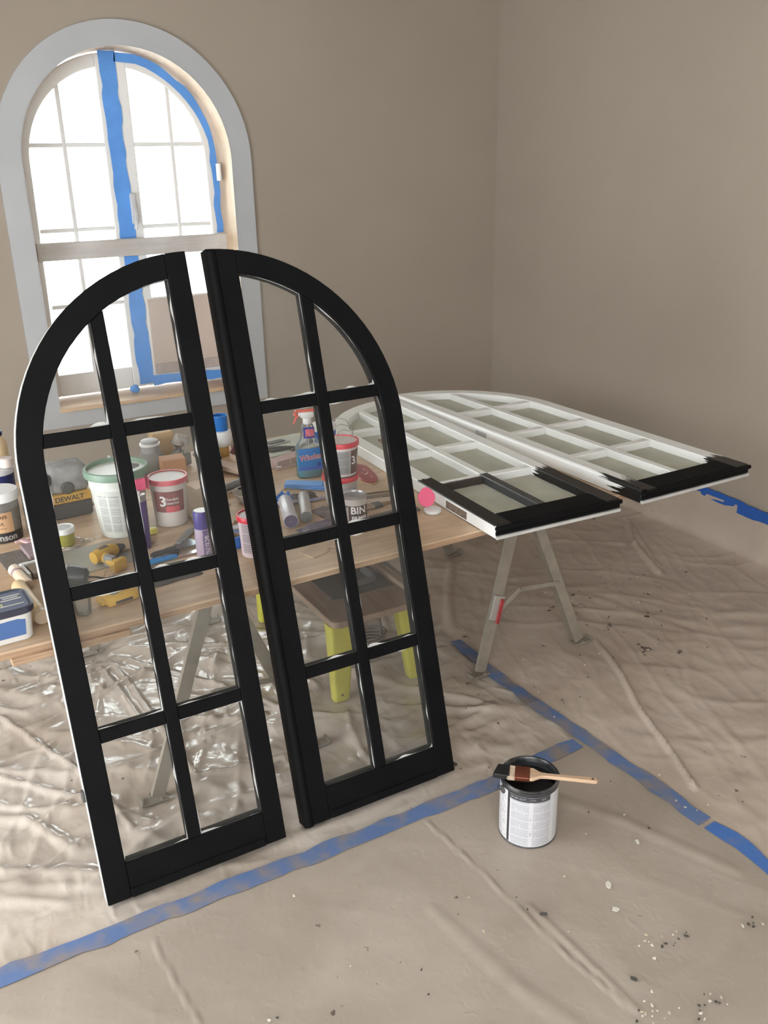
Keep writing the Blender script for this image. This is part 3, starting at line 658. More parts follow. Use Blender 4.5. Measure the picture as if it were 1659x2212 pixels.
place_sash(sA, (1.5679, 2.1057, zs), (math.cos(-.04), math.sin(-.04), 0), (-math.sin(-.04), math.cos(-.04), 0))
wB = {'*': M['white'], 'bottom_rail': M['black'], 'meeting_stile': mat_partial('streaky_black_edge', BLK, WHT, 1, .13, .26, (80,3,80)),
      'outer_stile': mat_partial('black_corner', BLK, WHT, 1, .14, .16, (70,4,70)), 'astragal': mat_partial('streaky_black_bead', BLK, WHT, 1, .20, .2, (90,3,90))}
sB = thing('window_sash', 'white arched sash flat on the table nearest the right wall, only its end rail black', 'window sash')
sash_parts(sB, .545, 1.67, True, wB, ms=.075, mx=.28, st=.066, glass=M['fogged'], gz=-.031, seed=11, astragal=True, side=M['white'], bev=.003)
sash_drip(sB, .545, M['black'], M['raw_white'])
mb = MB()
mb.box((-.0008, .93, -.022), (.002, .075, .024)); mb.build('keep_plate', mat('keep_plate_metal', (.5,.5,.5), .4), sB)
place_sash(sB, (2.175, 2.095, zs), (math.cos(.02), math.sin(.02), 0), (-math.sin(.008), math.cos(.008), 0))
o = MB().box((0,0,.003), (.055,.15,.005), b=.001).build('paint_card', mat('maroon_card', (.13,.045,.045), .5, var=.2, scale=30)); tag(o, 'small maroon card lying on a pane of the half blackened white sash', 'card')
o.location = (1.5679+.205, 2.1057+1.03, zs-.031); o.rotation_euler = (0,0,-.2)

# ================================================================== PAINT CAN AND BRUSH
can = thing('paint_can', 'open gallon can of black paint with a white printed label, on the floor', 'paint can', (1.3435, 1.6145, .0072))
h = .190
MB().lathe([(.0795,0),(.082,.001),(.082,.004),(.0805,.006),(.0805,h-.014),(.0825,h-.010),(.083,h-.004),(.0815,h),(.078,h),(.074,h-.006),(.0735,h-.012),(.079,h-.012),(.079,.003),(.001,.003)], 48, cap=(True,False)).build('can_body', mat('dark_can', (.10,.10,.105), .35, metal=.6), can)
MB().lathe([(.0005,h-.030),(.0788,h-.030)], 48, cap=(False,False)).build('wet_paint', mat('wet_black_paint', (.008,.008,.009), .12), can, 0)
MB().lathe([(.0832,h-.006),(.0836,h-.001),(.0815,h+.0015),(.077,h+.0012),(.0728,h-.005),(.0726,h-.012),(.0735,h-.0125)], 48, cap=(False,False)).build('rim', mat('black_smeared_rim', (.02,.02,.021), .3, col2=(.16,.16,.16), scale=18, thr=(.5,.75)), can)
lab = label_patch(.0806, math.radians(-168), math.radians(-78), .004, h-.018, n=28).build('label', mat_print('can_label', (.55,.54,.55), (.28,.28,.30), 30, 2, .6), can, 40, fix=False)
label_patch(.0806, math.radians(-78), math.radians(-28), .004, h-.018, lift=.0003, n=14).build('label', mat_print('can_label_side', (.60,.59,.58), (.36,.36,.37), 26, 1, .45), can, 40, fix=False)
label_patch(.0806, math.radians(-28), math.radians(186), .004, h-.018, lift=.0003, n=40).build('label', mat_print('can_label_back', (.62,.61,.61), (.36,.36,.37), 22, 4, .45), can, 40, fix=False)
lb = label_patch(.0806, math.radians(-168), math.radians(-84), h-.034, h-.0185, lift=.0009, n=24).build('header_band', mat('label_header', (.05,.05,.055), .4), lab, 40, fix=False)
mb = MB()
for a, s_ in ((-158,'250-400'),(-141,'SQ FT'),(-121,'1-2 H'),(-99,'SEMI')): round_text(mb, s_, .007, .0806, math.radians(a), h-.026, lift=.0013)
mb.build('header_text', mat('label_grey_ink', (.5,.5,.5), .5), lab, 0, fix=False)
mb = MB()
round_text(mb, '1', .012, .0806, math.radians(-124), h*.52, lift=.001); round_text(mb, '2', .012, .0806, math.radians(-124), h*.26, lift=.001)
mb.build('print_marks', mat('label_ink', (.12,.12,.13), .5), lab, 0, fix=False)['kind'] = 'stuff'
for a in (math.radians(-190), math.radians(-10)):
    mb = MB(); mb.lathe([(.012,0),(.012,.003),(.006,.006),(.001,.006)], 14, M4=T(.0815*math.cos(a), .0815*math.sin(a), h-.028) @ Rz(a) @ Ry(PI/2)); mb.build('handle_ear', M['darksteel'], can)
pth = []
for i in range(25):
    a = math.radians(-190+180*i/24); pth.append((.088*math.cos(a), .088*math.sin(a), h-.028-.055*math.sin(PI*i/24)))
# the bail hangs down behind the can
MB().tube([(x*-1, y*-1, z) for x, y, z in pth], .0016, 6).build('bail', M['darksteel'], can)
# brush across the rim
bz = h+.0072+.0016
br = thing('paint_brush', 'wooden handled brush with a black wet tip resting across the paint can', 'brush', (1.3332, 1.6044, bz+.0075), math.atan2(1.4884-1.6039, 1.4714-1.3328))
mb = MB()   # local x towards the handle end
prof = [(0.0,.026),(.012,.025),(.022,.017),(.032,.0105),(.05,.0085),(.10,.0088),(.15,.0095),(.178,.0098),(.186,.0075)]
top = [(x, w_) for x, w_ in prof]; poly_ = [(x, -w_) for x, w_ in top]+[(x, w_) for x, w_ in top[::-1]]
mb.prism(poly_, -.0055, .0055, b=.003); mb.build('handle', mat_wood('brush_wood', (.70,.50,.34), (.60,.40,.26), 3, (1,20,20), .45), br)
mb = MB(); mb.lathe([(.0035,0),(.0035,.0125)], 12, (.172,0,-.0062), cap=(True,True)); mb.build('hanging_hole', M['darksteel'], br)
MB().box((-.019, 0, 0), (.042, .053, .0145), b=.003, seg=2).build('ferrule', mat('copper_ferrule', (.24,.075,.045), .3, metal=.7, col2=(.75,.72,.66), scale=60, thr=(.68,.72)), br)
mb = MB()
for i in range(13):
    for j in range(3):
        y = -.0235+i*.0039+random.uniform(-.0008,.0008); z = (j-1)*.0042; e = -.058-random.uniform(0,.007)
        mb.tube([(-.039,y,z),(-.050,y*1.02,z*1.02),(e,y*1.05,z)], [.0022,.0024,.0016], 5)
mb.build('bristles', mat('pale_bristles', (.47,.36,.26), .6, var=.2, scale=80), br)
mb = MB(); mb.prism([(-.052,-.0255),(-.052,.026),(-.088,.0285),(-.100,-.0215)][::-1], -.0075, .0075, b=.003); mb.build('wet_bristle_tip', mat('paint_loaded_bristles', (.012,.012,.013), .3, bump=.3, bscale=200), br)

# ================================================================== LOW STAND UNDER THE TABLE
st = thing('work_stand', 'low stand with a wooden top and lime yellow legs under the plywood table', 'work stand', (1.36, 2.845, .006))
zt2 = .325
def rrect(w, d, r, n=5):
    P = []
    for cx, cy, a0 in ((w/2-r,-d/2+r,-90),(w/2-r,d/2-r,0),(-w/2+r,d/2-r,90),(-w/2+r,-d/2+r,180)):
        for i in range(n+1): a = math.radians(a0+90*i/n); P.append((cx+r*math.cos(a), cy+r*math.sin(a)))
    return P
MB().prism(rrect(.405, .78, .035), zt2-.024, zt2, b=.003).build('top', mat_wood('dusty_brown_top', (.36,.27,.20), (.28,.20,.145), 2.5, (6,1,6), .6), st)
for sx in (-1, 1):
    for sy in (-1, 1):
        mb = MB(); a = ((-.170, .140)[sx > 0], sy*.350, 0); b = ((-.155, .115)[sx > 0], sy*.335, zt2-.026)
        vs = []
        for (p, w_, d_) in ((a, .030, .022), (b, .048, .030)):
            for x, y in rrect(w_*2, d_*2, .012, 3): vs.append((p[0]+x, p[1]+y, p[2]))
        k = len(vs)//2; mb.add(vs, [(i, (i+1) % k, k+(i+1) % k, k+i) for i in range(k)]+[tuple(range(k))[::-1], tuple(range(k, 2*k))]); lg = mb.build('leg', M['lime'], st)
        if sy < 0: MB().lathe([(.004,0),(.004,.004)], 8, M4=T(a[0]-.002, a[1]-.020, .026) @ Rx(PI/2)).build('screw', M['darksteel'], lg)
MB().box((0, -.02, zt2+.002), (.25, .42, .004), b=.001).build('mounting_plate', mat('dark_plate', (.07,.062,.055), .5, var=.2, scale=20), st)
mb = MB(); mb.lathe([(.050,0),(.062,0),(.062,.018),(.050,.018),(.050,0)], 24, (.02,.02,zt2+.004), cap=(False,False)); mb.build('insert_ring', M['darkplastic'], st)
mb = MB(); mb.box((.075,-.12,zt2+.022), (.012,.10,.036), b=.003); mb.box((.03,-.172,zt2+.015), (.10,.010,.022), b=.002); mb.build('guard', mat('smoky_guard', (.10,.095,.09), .3), st)
mb = MB(); mb.box((.150, 0, zt2+.010), (.03, .74, .02), b=.003); mb.build('fence', mat_wood('fence_wood', (.42,.32,.23), (.34,.25,.17), 3, (8,1,8)), st)
mb = MB(); mb.box((.188, .05, zt2+.004), (.022, .60, .008), b=.002); mb.build('guide_rail', M['steel'], st)
MB().lathe([(.010,0),(.012,.004),(.010,.016),(.004,.020)], 12, (.10,-.02,zt2+.004)).build('knob', M['darkplastic'], st)
MB().box((-.03, -.05, zt2-.085), (.18, .24, .115), b=.02, seg=2).build('motor_housing', M['greyplastic'], st)
pc = [(0.06,-.10,zt2-.10),(.10,-.16,zt2-.16)]
for i in range(44):
    a = i*.62; pc.append((.07+.065*math.cos(a)+.003*i/10, -.12+.045*math.sin(a), .035+.0012*i))
MB().tube(pc, .0045, 7).build('power_cord', mat('grey_cord', (.14,.12,.10), .55), st, 60)

# ================================================================== THINGS ON THE TABLE
Z0 = ZT+.0005
A0 = math.radians(-104)
def tub(label, x, y, r0, r1, h, lidm, bodym, cat='tub', z=Z0, rz=0., lid_h=.018, group=None, tilt=None):
    t = thing('tub', label, cat, (x, y, z), rz, group, tilt)
    MB().lathe([(r0*.9,0),(r0,.003),(r1,h-lid_h),(r1*1.0,h-.004)], 36).build('body', bodym, t)
    MB().lathe([(r1*1.015,h-lid_h),(r1*1.075,h-lid_h+.001),(r1*1.08,h-.002),(r1*1.06,h),(r1*.98,h),(r1*.955,h-.006),(.002,h-.007)], 36, cap=(True,False)).build('lid', lidm, t)
    return t
ink = mat('dark_ink', (.05,.045,.05), .5); inkw = mat('white_ink', (.8,.78,.76), .5)
# bucket with green lid
t = thing('bucket', 'white bucket with a green lid and printed columns of text, behind the left black sash', 'bucket', (.580, 2.815, Z0))
MB().lathe([(.068,0),(.071,.003),(.0875,.165),(.090,.168),(.090,.172),(.0885,.174),(.0945,.212)], 44).build('body', mat('white_bucket', (.62,.63,.58), .4), t)
gl = mat('sage_green_lid', (.17,.26,.19), .4)
MB().lathe([(.095,.200),(.1015,.201),(.103,.216),(.101,.224),(.097,.226),(.093,.224),(.090,.210),(.002,.209)], 44, cap=(True,False)).build('lid', [gl], t)
MB().lathe([(.001,.2105),(.075,.2105),(.082,.2112)], 40, cap=(False,False)).build('lid_panel', mat('chalky_lid_dust', (.66,.70,.66), .6, col2=(.25,.36,.29), scale=14, thr=(.5,.72)), t, 0)
label_patch(.071, A0-.9, A0+1.0, .02, .150, r2=.0875, h=.165, n=24).build('label', mat_print('bucket_print', (.58,.59,.55), (.20,.21,.20), 22, 4, .62), t, 40, fix=False)
mb = MB(); label_patch(.071, A0+.28, A0+.52, .026, .046, r2=.0875, h=.165, lift=.001, n=4).build('logo_patch', mat('grey_logo', (.10,.11,.10), .5), t, 40, fix=False)
mb = MB(); mb.box((.052,-.084,.176), (.035,.006,.04), b=.004); mb.box((.082,-.052,.170), (.006,.028,.046), b=.004); mb.build('pull_tab', M['pink'], t)
tag(MB().tube([(0,0,0),(.018,.004,.010),(.034,.006,.006),(.05,.012,.004)], [.010,.012,.009,.005], 9).build('paint_clot', mat('grey_clot', (.35,.35,.36), .6), None, 40, (.596,2.775,Z0+.2195)), 'small grey rag knot lying on the green bucket lid', 'rag')
# red lidded tubs
t = tub('clear tub with red lid and a figure 3, behind the left black sash',   .740, 2.805, .053, .0605, .166, M['pinkred'], M['tubwhite'])
label_patch(.053, A0-1.0, A0+.85, .055, .128, r2=.0605, h=.145, n=20, lift=.0006).build('label', mat('maroon_label', (.24,.085,.085), .45, var=.25, scale=30), t, 40, fix=False)
mb = MB(); round_text(mb, '3', .048, .0585, A0-.42, .093, r2=None, lift=.0018, bold=.001); round_text(mb, 'Durable', .014, .0585, A0+.10, .101, lift=.0018); round_text(mb, 'Exterior', .014, .0585, A0+.10, .088, lift=.0018)
mb.build('label_text', inkw, t, 0, fix=False)
label_patch(.053, A0-.28, A0+.5, .055, .076, r2=.0605, h=.145, n=10, lift=.0010).build('red_panel', M['pinkred'], t, 40, fix=False)
MB().lathe([(.001,.1602),(.030,.1602)], 20, (0,0,0), cap=(False,False)).build('lid_sticker', mat('pale_sticker', (.66,.52,.50), .6, col2=(.58,.14,.16), scale=30), t, 0)
t = tub('red lidded tub with a barcode, standing between the two black sashes', .880, 2.405, .041, .046, .134, M['red'], mat('pinkish_tub', (.60,.50,.50), .4))
a1 = math.radians(-116)
label_patch(.041, a1-.9, a1+.9, .016, .118, r2=.046, h=.125, n=18, lift=.0006).build('label', mat_print('tub_back_print', (.50,.42,.43), (.16,.13,.15), 16, 2, .7), t, 40, fix=False)
mb = MB()
for i in range(12):
    if i in (3, 8): continue
    label_patch(.041, a1+.03+i*.028, a1+.03+i*.028+(.016 if i % 3 else .008), .022, .048, r2=.046, h=.125, lift=.0012, n=1)
    m_ = label_patch(.041, a1+.03+i*.028, a1+.03+i*.028+(.016 if i % 3 else .008), .022, .048, r2=.046, h=.125, lift=.0012, n=1); mb.add(m_.v, m_.f)
mb.build('barcode', ink, t, 0, fix=False)
t = tub('lower red lidded tub of the stack beside the blue spray bottle', 1.308, 2.665, .053, .060, .108, M['red'], mat('grey_tub_b', (.42,.40,.38), .4), z=Z0)
MB().tube([(.0605*math.cos(a), .0605*math.sin(a), .085) for a in [i*PI/12-PI for i in range(13)]], .0012, 5).build('bail', M['tin'], t)
t = tub('upper red lidded tub marked 3.0, stacked on another tub', 1.311, 2.663, .053, .0605, .122, M['red'], mat('pale_tub', (.62,.55,.52), .4), z=Z0+.1088)
label_patch(.053, A0-1.0, A0+.42, .010, .095, r2=.0605, h=.105, n=18, lift=.0006).build('label', mat_print('grey_tub_print', (.36,.35,.34), (.12,.12,.12), 16, 1, .75), t, 40, fix=False)
label_patch(.053, A0+.42, A0+1.5, .010, .095, r2=.0605, h=.105, n=12, lift=.0006).build('label', mat('brown_label', (.13,.06,.055), .45), t, 40, fix=False)
mb = MB(); round_text(mb, '3.0', .040, .0580, A0+.85, .058, lift=.0016, bold=.0006); mb.build('label_text', inkw, t, 0, fix=False)
mb = MB()
for k, (s_, dx) in enumerate(((1., 0), (.86, .012), (.74, .02))):
    mb.tube([(-.056*s_+dx, .010+k*.004, .105), (-.052*s_+dx, .012, .135*s_+.02), (-.03*s_+dx, .014, .165*s_+.02), (0+dx, .016, .175*s_+.02), (.03*s_+dx, .014, .165*s_+.02), (.052*s_+dx, .012, .135*s_+.02), (.056*s_+dx, .010, .105)], .0014, 6)
mb.build('bail', M['tin'], t, 60)
# flat red thing beside the tubs
t = thing('sanding_pad', 'dark red oval pad with white paint spots lying by the stacked tubs', 'sanding pad', (1.515, 2.875, Z0), math.radians(-103))
ov = [(.075*math.cos(a)+(.035 if math.cos(a) > 0 else -.035), .036*math.sin(a)) for a in [2*PI*i/28 for i in range(28)]]
MB().prism(ov, .004, .012, b=.002).build('pad', mat('dark_red_rubber', (.27,.035,.04), .35), t)
MB().prism([(x*.985, y*.97) for x, y in ov], 0, .0042).build('backing', M['cream'], t)
mb = MB()
for x, y, r in ((-.04,.008,.004),(.012,.006,.005),(.022,-.004,.003),(.05,.012,.003),(.0,-.010,.0025),(-.012,.012,.002)): mb.lathe([(r,0),(r*.6,.0006)], 8, (x,y,.0121))
mb.build('paint_spots', M['white'], t, 0)
# spray bottle
t = thing('spray_bottle', 'clear trigger spray bottle of bright blue glass cleaner with a red and blue label', 'spray bottle', (1.335, 2.985, Z0), math.radians(-14))
def sect(zs): # (z, half width x, half depth y)
    mb = MB(); n_ = 28; vs = []; fs = []
    for z, a, b in zs:
        for i in range(n_):
            an = 2*PI*i/n_; c, s_ = math.cos(an), math.sin(an); p = 2.6
            vs.append((a*math.copysign(abs(c)**(2/p), c), b*math.copysign(abs(s_)**(2/p), s_), z))
    for k in range(len(zs)-1):
        for i in range(n_): j = (i+1) % n_; fs.append((k*n_+i, k*n_+j, (k+1)*n_+j, (k+1)*n_+i))
    fs.append(tuple(range(n_))[::-1]); fs.append(tuple((len(zs)-1)*n_+i for i in range(n_))); return mb.add(vs, fs)
full = [(0,.044,.026),(.006,.050,.030),(.06,.051,.031),(.118,.050,.030),(.130,.046,.028),(.152,.030,.022),(.168,.027,.020),(.190,.026,.019),(.205,.020,.016),(.212,.013,.013)]
sect(full).build('bottle', M['clear'], t)
sect([(.004,.0435,.026),(.06,.0485,.029),(.080,.0485,.029),(.0805,.0485,.029)]).build('blue_liquid', mat('cyan_liquid', (.0,.45,.66), .15, coat=.5, trans=.1), t)
lm = mat('label_blue', srgb(40,120,190), .35)
def lab_flat(x0, x1, z0, z1, y, m, nm, par, uvm=True):
    mb = MB(); mb.grid(lambda u, v: (x0+(x1-x0)*u, y-.0022*(1-(2*u-1)**2), z0+(z1-z0)*v), 8, 1); return mb.build(nm, m, par, 40, fix=False)
lab_flat(-.046, .046, .034, .120, -.0300, lm, 'front_label', t)
FR = Matrix(((1,0,0,0),(0,0,-1,0),(0,1,0,0),(0,0,0,1)))     # x-y drawing -> x-z plane facing -y
mb = MB(); flat_text(mb, 'Windex', .031, T(.002,-.0345,.086) @ Ry(-.10) @ FR, bold=.0012, sx=.85); mb.build('brand_outline', inkw, t, 0, fix=False)
mb = MB(); flat_text(mb, 'Windex', .031, T(.002,-.0349,.086) @ Ry(-.10) @ FR, bold=.0001, sx=.85); mb.build('brand_text', mat('label_red', (.55,.03,.06), .4), t, 0, fix=False)
lab_flat(-.044, .044, .038, .046, -.0330, mat('label_lilac', srgb(70,90,190), .4), 'label_stripe', t)
MB().lathe([(.008,0),(.008,.0003)], 16, M4=T(.033,-.0330,.056) @ Rx(PI/2)).build('label_seal', mat('seal_blue', srgb(30,70,150), .4), t)
lab_flat(-.020, .022, .157, .200, -.0215, mat('neck_label_blue', srgb(60,60,150), .4), 'neck_label', t)
lab_flat(-.015, .020, .164, .192, -.0222, mat('neck_label_pink', srgb(225,140,150), .4, col2=srgb(200,70,90), scale=120), 'neck_panel', t)
MB().lathe([(.0155,.208),(.0165,.210),(.0165,.228),(.014,.232)], 18).build('collar', M['whiteplastic'], t)
mb = MB(); mb.box((0, 0, .243), (.050,.022,.024), b=.006, seg=2); mb.box((-.022,0,.246), (.02,.014,.014), b=.003); mb.build('spray_head', M['whiteplastic'], t)
mb = MB(); mb.box((-.004,0,.2585), (.082,.018,.008), b=.003); mb.box((-.044,0,.247), (.012,.012,.013), b=.002); mb.box((.036,0,.2565), (.03,.016,.01), b=.003)
mb.tube([(-.024,0,.247),(-.040,0,.236),(-.046,0,.222),(-.052,0,.210)], [.004,.0045,.004,.003], 8); mb.build('trigger', mat('orange_red_trigger', (.70,.13,.09), .35), t)
MB().tube([(0,0,.21),(.004,0,.02)], .002, 6).build('dip_tube', M['whiteplastic'], t)
# primer can with black-brown label
t = thing('primer_can', 'small white and dark brown primer can with a dripped rim, behind the right black sash', 'can', (1.262, 2.475, Z0), 0)
MB().lathe([(.040,0),(.041,.002),(.041,.094),(.0425,.096),(.0425,.099),(.038,.100),(.037,.094),(.002,.093)], 36, cap=(True,False)).build('body', M['tin'], t)
label_patch(.0412, math.radians(-200), math.radians(160), .003, .070, n=40).build('label', mat('chocolate_label', (.055,.028,.028), .4), t, 40, fix=False)
label_patch(.0412, math.radians(-200), math.radians(160), .070, .091, n=40).build('label_top', mat('pale_label_band', (.55,.50,.46), .45), t, 40, fix=False)
label_patch(.0412, math.radians(-165), math.radians(-145), .006, .066, n=6, lift=.0010).build('label_panel', mat_print('tiny_print_panel', (.5,.45,.42), (.15,.1,.1), 18, 1), t, 40, fix=False)
mb = MB(); round_text(mb, 'BIN', .034, .0412, math.radians(-98), .054, lift=.0012, bold=.0009); round_text(mb, 'PRIMER', .017, .0412, math.radians(-92), .028, lift=.0012, bold=.0003); mb.build('label_text', inkw, t, 0, fix=False)
# spray cans
def spray(label, x, y, r, h, caph, capm, bodym, topm=None):
    t = thing('spray_can', label, 'spray can', (x, y, Z0))
    MB().lathe([(r*.93,0),(r,.003),(r,h-caph-.004),(r*.96,h-caph)], 32).build('body', bodym, t)
    MB().lathe([(r*.98,h-caph),(r*.985,h-.006),(r*.93,h-.001),(r*.86,h)], 32).build('cap', capm, t)
    if topm: MB().lathe([(.001,h+.0004),(r*.82,h+.0004)], 28, cap=(False,False)).build('cap_disc', topm, t, 0)
    return t
t = spray('lilac spray can with a purple cap and white upright lettering, behind the left black sash', .745, 2.482, .0262, .147, .055, M['purple'], M['lilac'], M['whiteplastic'])
label_patch(.0262, A0-.15, A0+.62, .006, .090, lift=.0004, n=8).build('label_panel', mat('violet_panel', srgb(110,95,140), .4), t, 40, fix=False)
mb = MB(); round_text(mb, 'nuvapell', .026, .0262, A0+.22, .046, vertical=True, lift=.0010, bold=.0004, sx=.86); mb.build('label_text', mat('pale_lilac_ink', (.66,.6,.68), .45), t, 0, fix=False)
t = spray('tall purple spray can half hidden by the centre bar of the left black sash', .600, 2.64, .0225, .178, .02, M['tin'], mat('deep_purple_can', srgb(70,45,110), .35))
MB().lathe([(.006,.178),(.006,.186),(.002,.187)], 12).build('nozzle', M['whiteplastic'], t)
# small yellow-green tin on a wire ring
t = thing('paste_tin', 'small olive green tin with a white lid, left of the green lidded bucket', 'tin', (.388, 2.79, Z0+.006))
MB().lathe([(.030,0),(.031,.002),(.031,.045),(.030,.046)], 30).build('body', mat('olive_tin', (.33,.31,.05), .35, var=.15, scale=30), t)
MB().lathe([(.0325,.040),(.0345,.041),(.0345,.056),(.033,.058),(.029,.058),(.028,.0565),(.001,.0565)], 30, cap=(True,False)).build('lid', M['whiteplastic'], t)
MB().lathe([(.001,.0569),(.024,.0569)], 24, cap=(False,False)).build('lid_label', mat('grey_lid_label', (.35,.36,.37), .4, col2=(.6,.6,.6), scale=60), t, 0)
mb = MB()
for k, r in enumerate((.046, .052, .041)): mb.tube([(r*math.cos(a)+k*.004, r*math.sin(a), .0018+k*.0015) for a in [2*PI*i/32 for i in range(33)]], .0016, 6)
mb.tube([(.05,.004,.003),(.064,.008,.004),(.072,-.002,.004),(.080,-.004,.004),(.074,-.02,.003),(.052,-.022,.003)], .0018, 6)
tag(mb.build('wire_ring', M['chrome'], None, 60, (.392, 2.79, Z0+.0006)), 'bright wire ring handle lying under the olive tin', 'wire')
# battery charger / radio block with yellow band
t = thing('tool_charger', 'dusty grey and black tool block with a yellow printed band, by the window wall', 'power tool', (.44, 3.085, Z0), math.radians(4))
MB().box((0, 0, .030), (.175, .12, .058), b=.006).build('base', mat('dark_base', (.055,.05,.047), .6), t)
MB().box((-.004, -.004, .074), (.185, .125, .032), b=.004).build('yellow_band', mat('worn_yellow', (.50,.29,.05), .5, var=.2, scale=18), t)
mb = MB(); flat_text(mb, 'DEWALT', .024, T(.012,-.0672,.074) @ FR, bold=.0006); mb.build('band_text', ink, t, 0, fix=False)
dm = mat('dust_coated_grey', (.17,.165,.16), .9, col2=(.33,.325,.32), scale=22, bump=.8, bscale=60)
mb = MB(); mb.box((.025, .0, .135), (.125, .11, .095), b=.018, seg=3); mb.box((-.055, .0, .125), (.07, .10, .072), b=.014, seg=3); mb.build('housing', dm, t)
MB().lathe([(.022,0),(.022,.008),(.018,.012),(.002,.012)], 20, M4=T(.012,-.054,.108) @ Rx(PI/2)).build('dial', mat('dark_dial', (.07,.065,.06), .5), t)
MB().box((-.062, -.038, .142), (.058, .04, .040), b=.012, seg=2).build('grip', mat('dark_grip', (.03,.03,.03), .7), t)
mb = MB(); mb.tube([(.095,-.03,.02),(.108,-.05,.05),(.102,-.06,.075),(.092,-.062,.065),(.10,-.05,.11)], .0035, 7); mb.build('lead', mat('tan_lead', (.4,.3,.18), .5), t, 60)
# cordless drill lying on its side
t = thing('cordless_drill', 'yellow and dark grey cordless drill lying on its side near the table front', 'power tool', (.472, 2.60, Z0), math.radians(27))
t.scale = (.85, .85, .85)
mb = MB(); mb.tube([(-.055,0,.030),(-.03,0,.031),(.025,0,.030),(.045,0,.028)], [.022,.026,.026,.020], 16); mb.build('motor_body', M['yellow'], t)
mb = MB(); mb.tube([(.045,0,.028),(.062,0,.027),(.082,0,.026)], [.020,.017,.010], 14); mb.build('chuck', M['darksteel'], t)
mb = MB(); mb.tube([(-.02,-.012,.026),(-.030,-.055,.024),(-.036,-.095,.022)], [.020,.0175,.019], 12); mb.build('grip', M['yellow'], t)
MB().box((-.033,-.062,.026), (.026,.05,.044), T(0,0,0), b=.008, seg=2).build('grip_inlay', M['greyplastic'], t)
MB().box((-.038,-.112,.026), (.058,.026,.044), b=.006, seg=2).build('battery', M['yellow'], t)
MB().box((-.002,-.036,.027), (.012,.018,.014), b=.003).build('trigger', mat('dark_red_trigger', (.2,.03,.02), .4), t)
MB().box((-.01,0,.0555), (.04,.018,.002), b=.0005).build('badge', ink, t)
# yellow battery pack
t = thing('battery_pack', 'yellow tool battery pack on the table edge below the drill', 'battery', (.438, 2.315, Z0), math.radians(12))
MB().box((0,0,.015), (.092,.070,.030), b=.008, seg=2).build('case', M['yellow'], t)
MB().box((-.018,.004,.0315), (.022,.052,.004), b=.001).build('terminal_block', M['greyplastic'], t)
mb = MB()
for k in range(4): mb.box((.018,-.014+k*.013,.031), (.040,.005,.003), b=.001)
mb.build('contact_rails', mat('brown_rails', (.35,.17,.05), .5), t)
MB().box((-.050,.0,.012), (.016,.04,.018), b=.004).build('latch', M['yellow'], t)
MB().box((0,-.036,.010), (.05,.002,.008)).build('label_plate', ink, t)
# black flashlight / adapter with grey tag
t = thing('work_light', 'dark rounded work light with a pale grey label, left of the drill', 'lamp', (.335, 2.475, Z0), math.radians(-24))
mb = MB(); mb.tube([(-.05,0,.030),(-.03,0,.032),(.02,0,.032),(.05,0,.028),(.058,0,.026)], [.022,.031,.031,.026,.016], 18); mb.build('housing', mat('dark_grey_case', (.04,.042,.046), .35), t)
MB().lathe([(.0324,-.011),(.0324,.011)], 18, M4=T(-.006,0,.032) @ Ry(PI/2), cap=(False,False)).build('label_band', mat('silver_tag', (.45,.45,.46), .35), t)
mb = MB(); mb.tube([(.058,0,.026),(.075,.01,.02),(.09,.03,.006),(.12,.02,.004)], .003, 7); mb.build('cord', M['darkplastic'], t, 60)
tag(MB().tube([(0,0,.003),(.02,.02,.02),(.032,.0,.034),(.024,-.024,.012),(.006,-.03,.003)], .0009, 6).build('wire_clip', M['chrome'], None, 60, (.432,2.475,Z0)), 'thin bright wire loop between the work light and the drill', 'wire')
# sheet of glass / sandpaper under them
o = MB().box((0,0,.0012), (.28,.20,.0018)).build('sanding_sheet', mat('grey_sheet', (.22,.21,.18), .55, col2=(.36,.34,.28), scale=5)); o.location = (.42,2.64,Z0); o.rotation_euler = (0,0,.10); tag(o, 'grey sheet lying flat under the drill and the work light', 'sheet')
o = MB().box((0,0,.004), (.16,.085,.008), b=.001).build('cardboard_piece', mat('brown_card', (.36,.26,.17), .8)); o.location = (.555,2.76-.08,Z0+.0026); o.rotation_euler = (0,0,.18); tag(o, 'brown cardboard piece in front of the green lidded bucket', 'cardboard')
# plastic cup
t = thing('plastic_cup', 'clear crumpled plastic cup at the table edge left of the battery pack', 'cup', (.335, 2.285, Z0), 0)
MB().lathe([(.020,0),(.021,.001),(.026,.055),(.0265,.057),(.0255,.056),(.0205,.002)], 22, cap=(True,True)).build('wall', M['clear'], t)
MB().lathe([(.018,.0015),(.018,.012)], 18).build('dregs', mat('grey_dregs', (.16,.13,.11), .4, trans=.3), t)
# dark rags at the edge
def rag(label, x, y, sx, sy, hh, m, seed, rz=0., z=Z0):
    mb = MB(); rs = np.random.RandomState(seed); ox, oy = rs.rand(2)*50
    def fn(u, v):
        e = min(u, 1-u, v, 1-v); k = min(1, e/.18)
        return ((u-.5)*sx*(1+.2*float(vnoise(ox+v*3, oy))), (v-.5)*sy*(1+.25*float(vnoise(ox, oy+u*3))), .0015+hh*k*float(fbm(ox+u*4, oy+v*4, 3))*1.2)
    mb.grid(fn, 22, 18); mb.grid(lambda u, v: (lambda p: (p[0], p[1], .0006))(fn(u, v)), 22, 18)
    o = mb.build('rag', m, None, 180, (x, y, z), fix=False); o.rotation_euler = (0,0,rz); tag(o, label, 'rag'); return o
rag('flat dark rag at the table edge under the lilac spray can', .615, 2.375, .13, .06, .014, mat('dark_rag', (.07,.06,.055), .9), 3, .1)
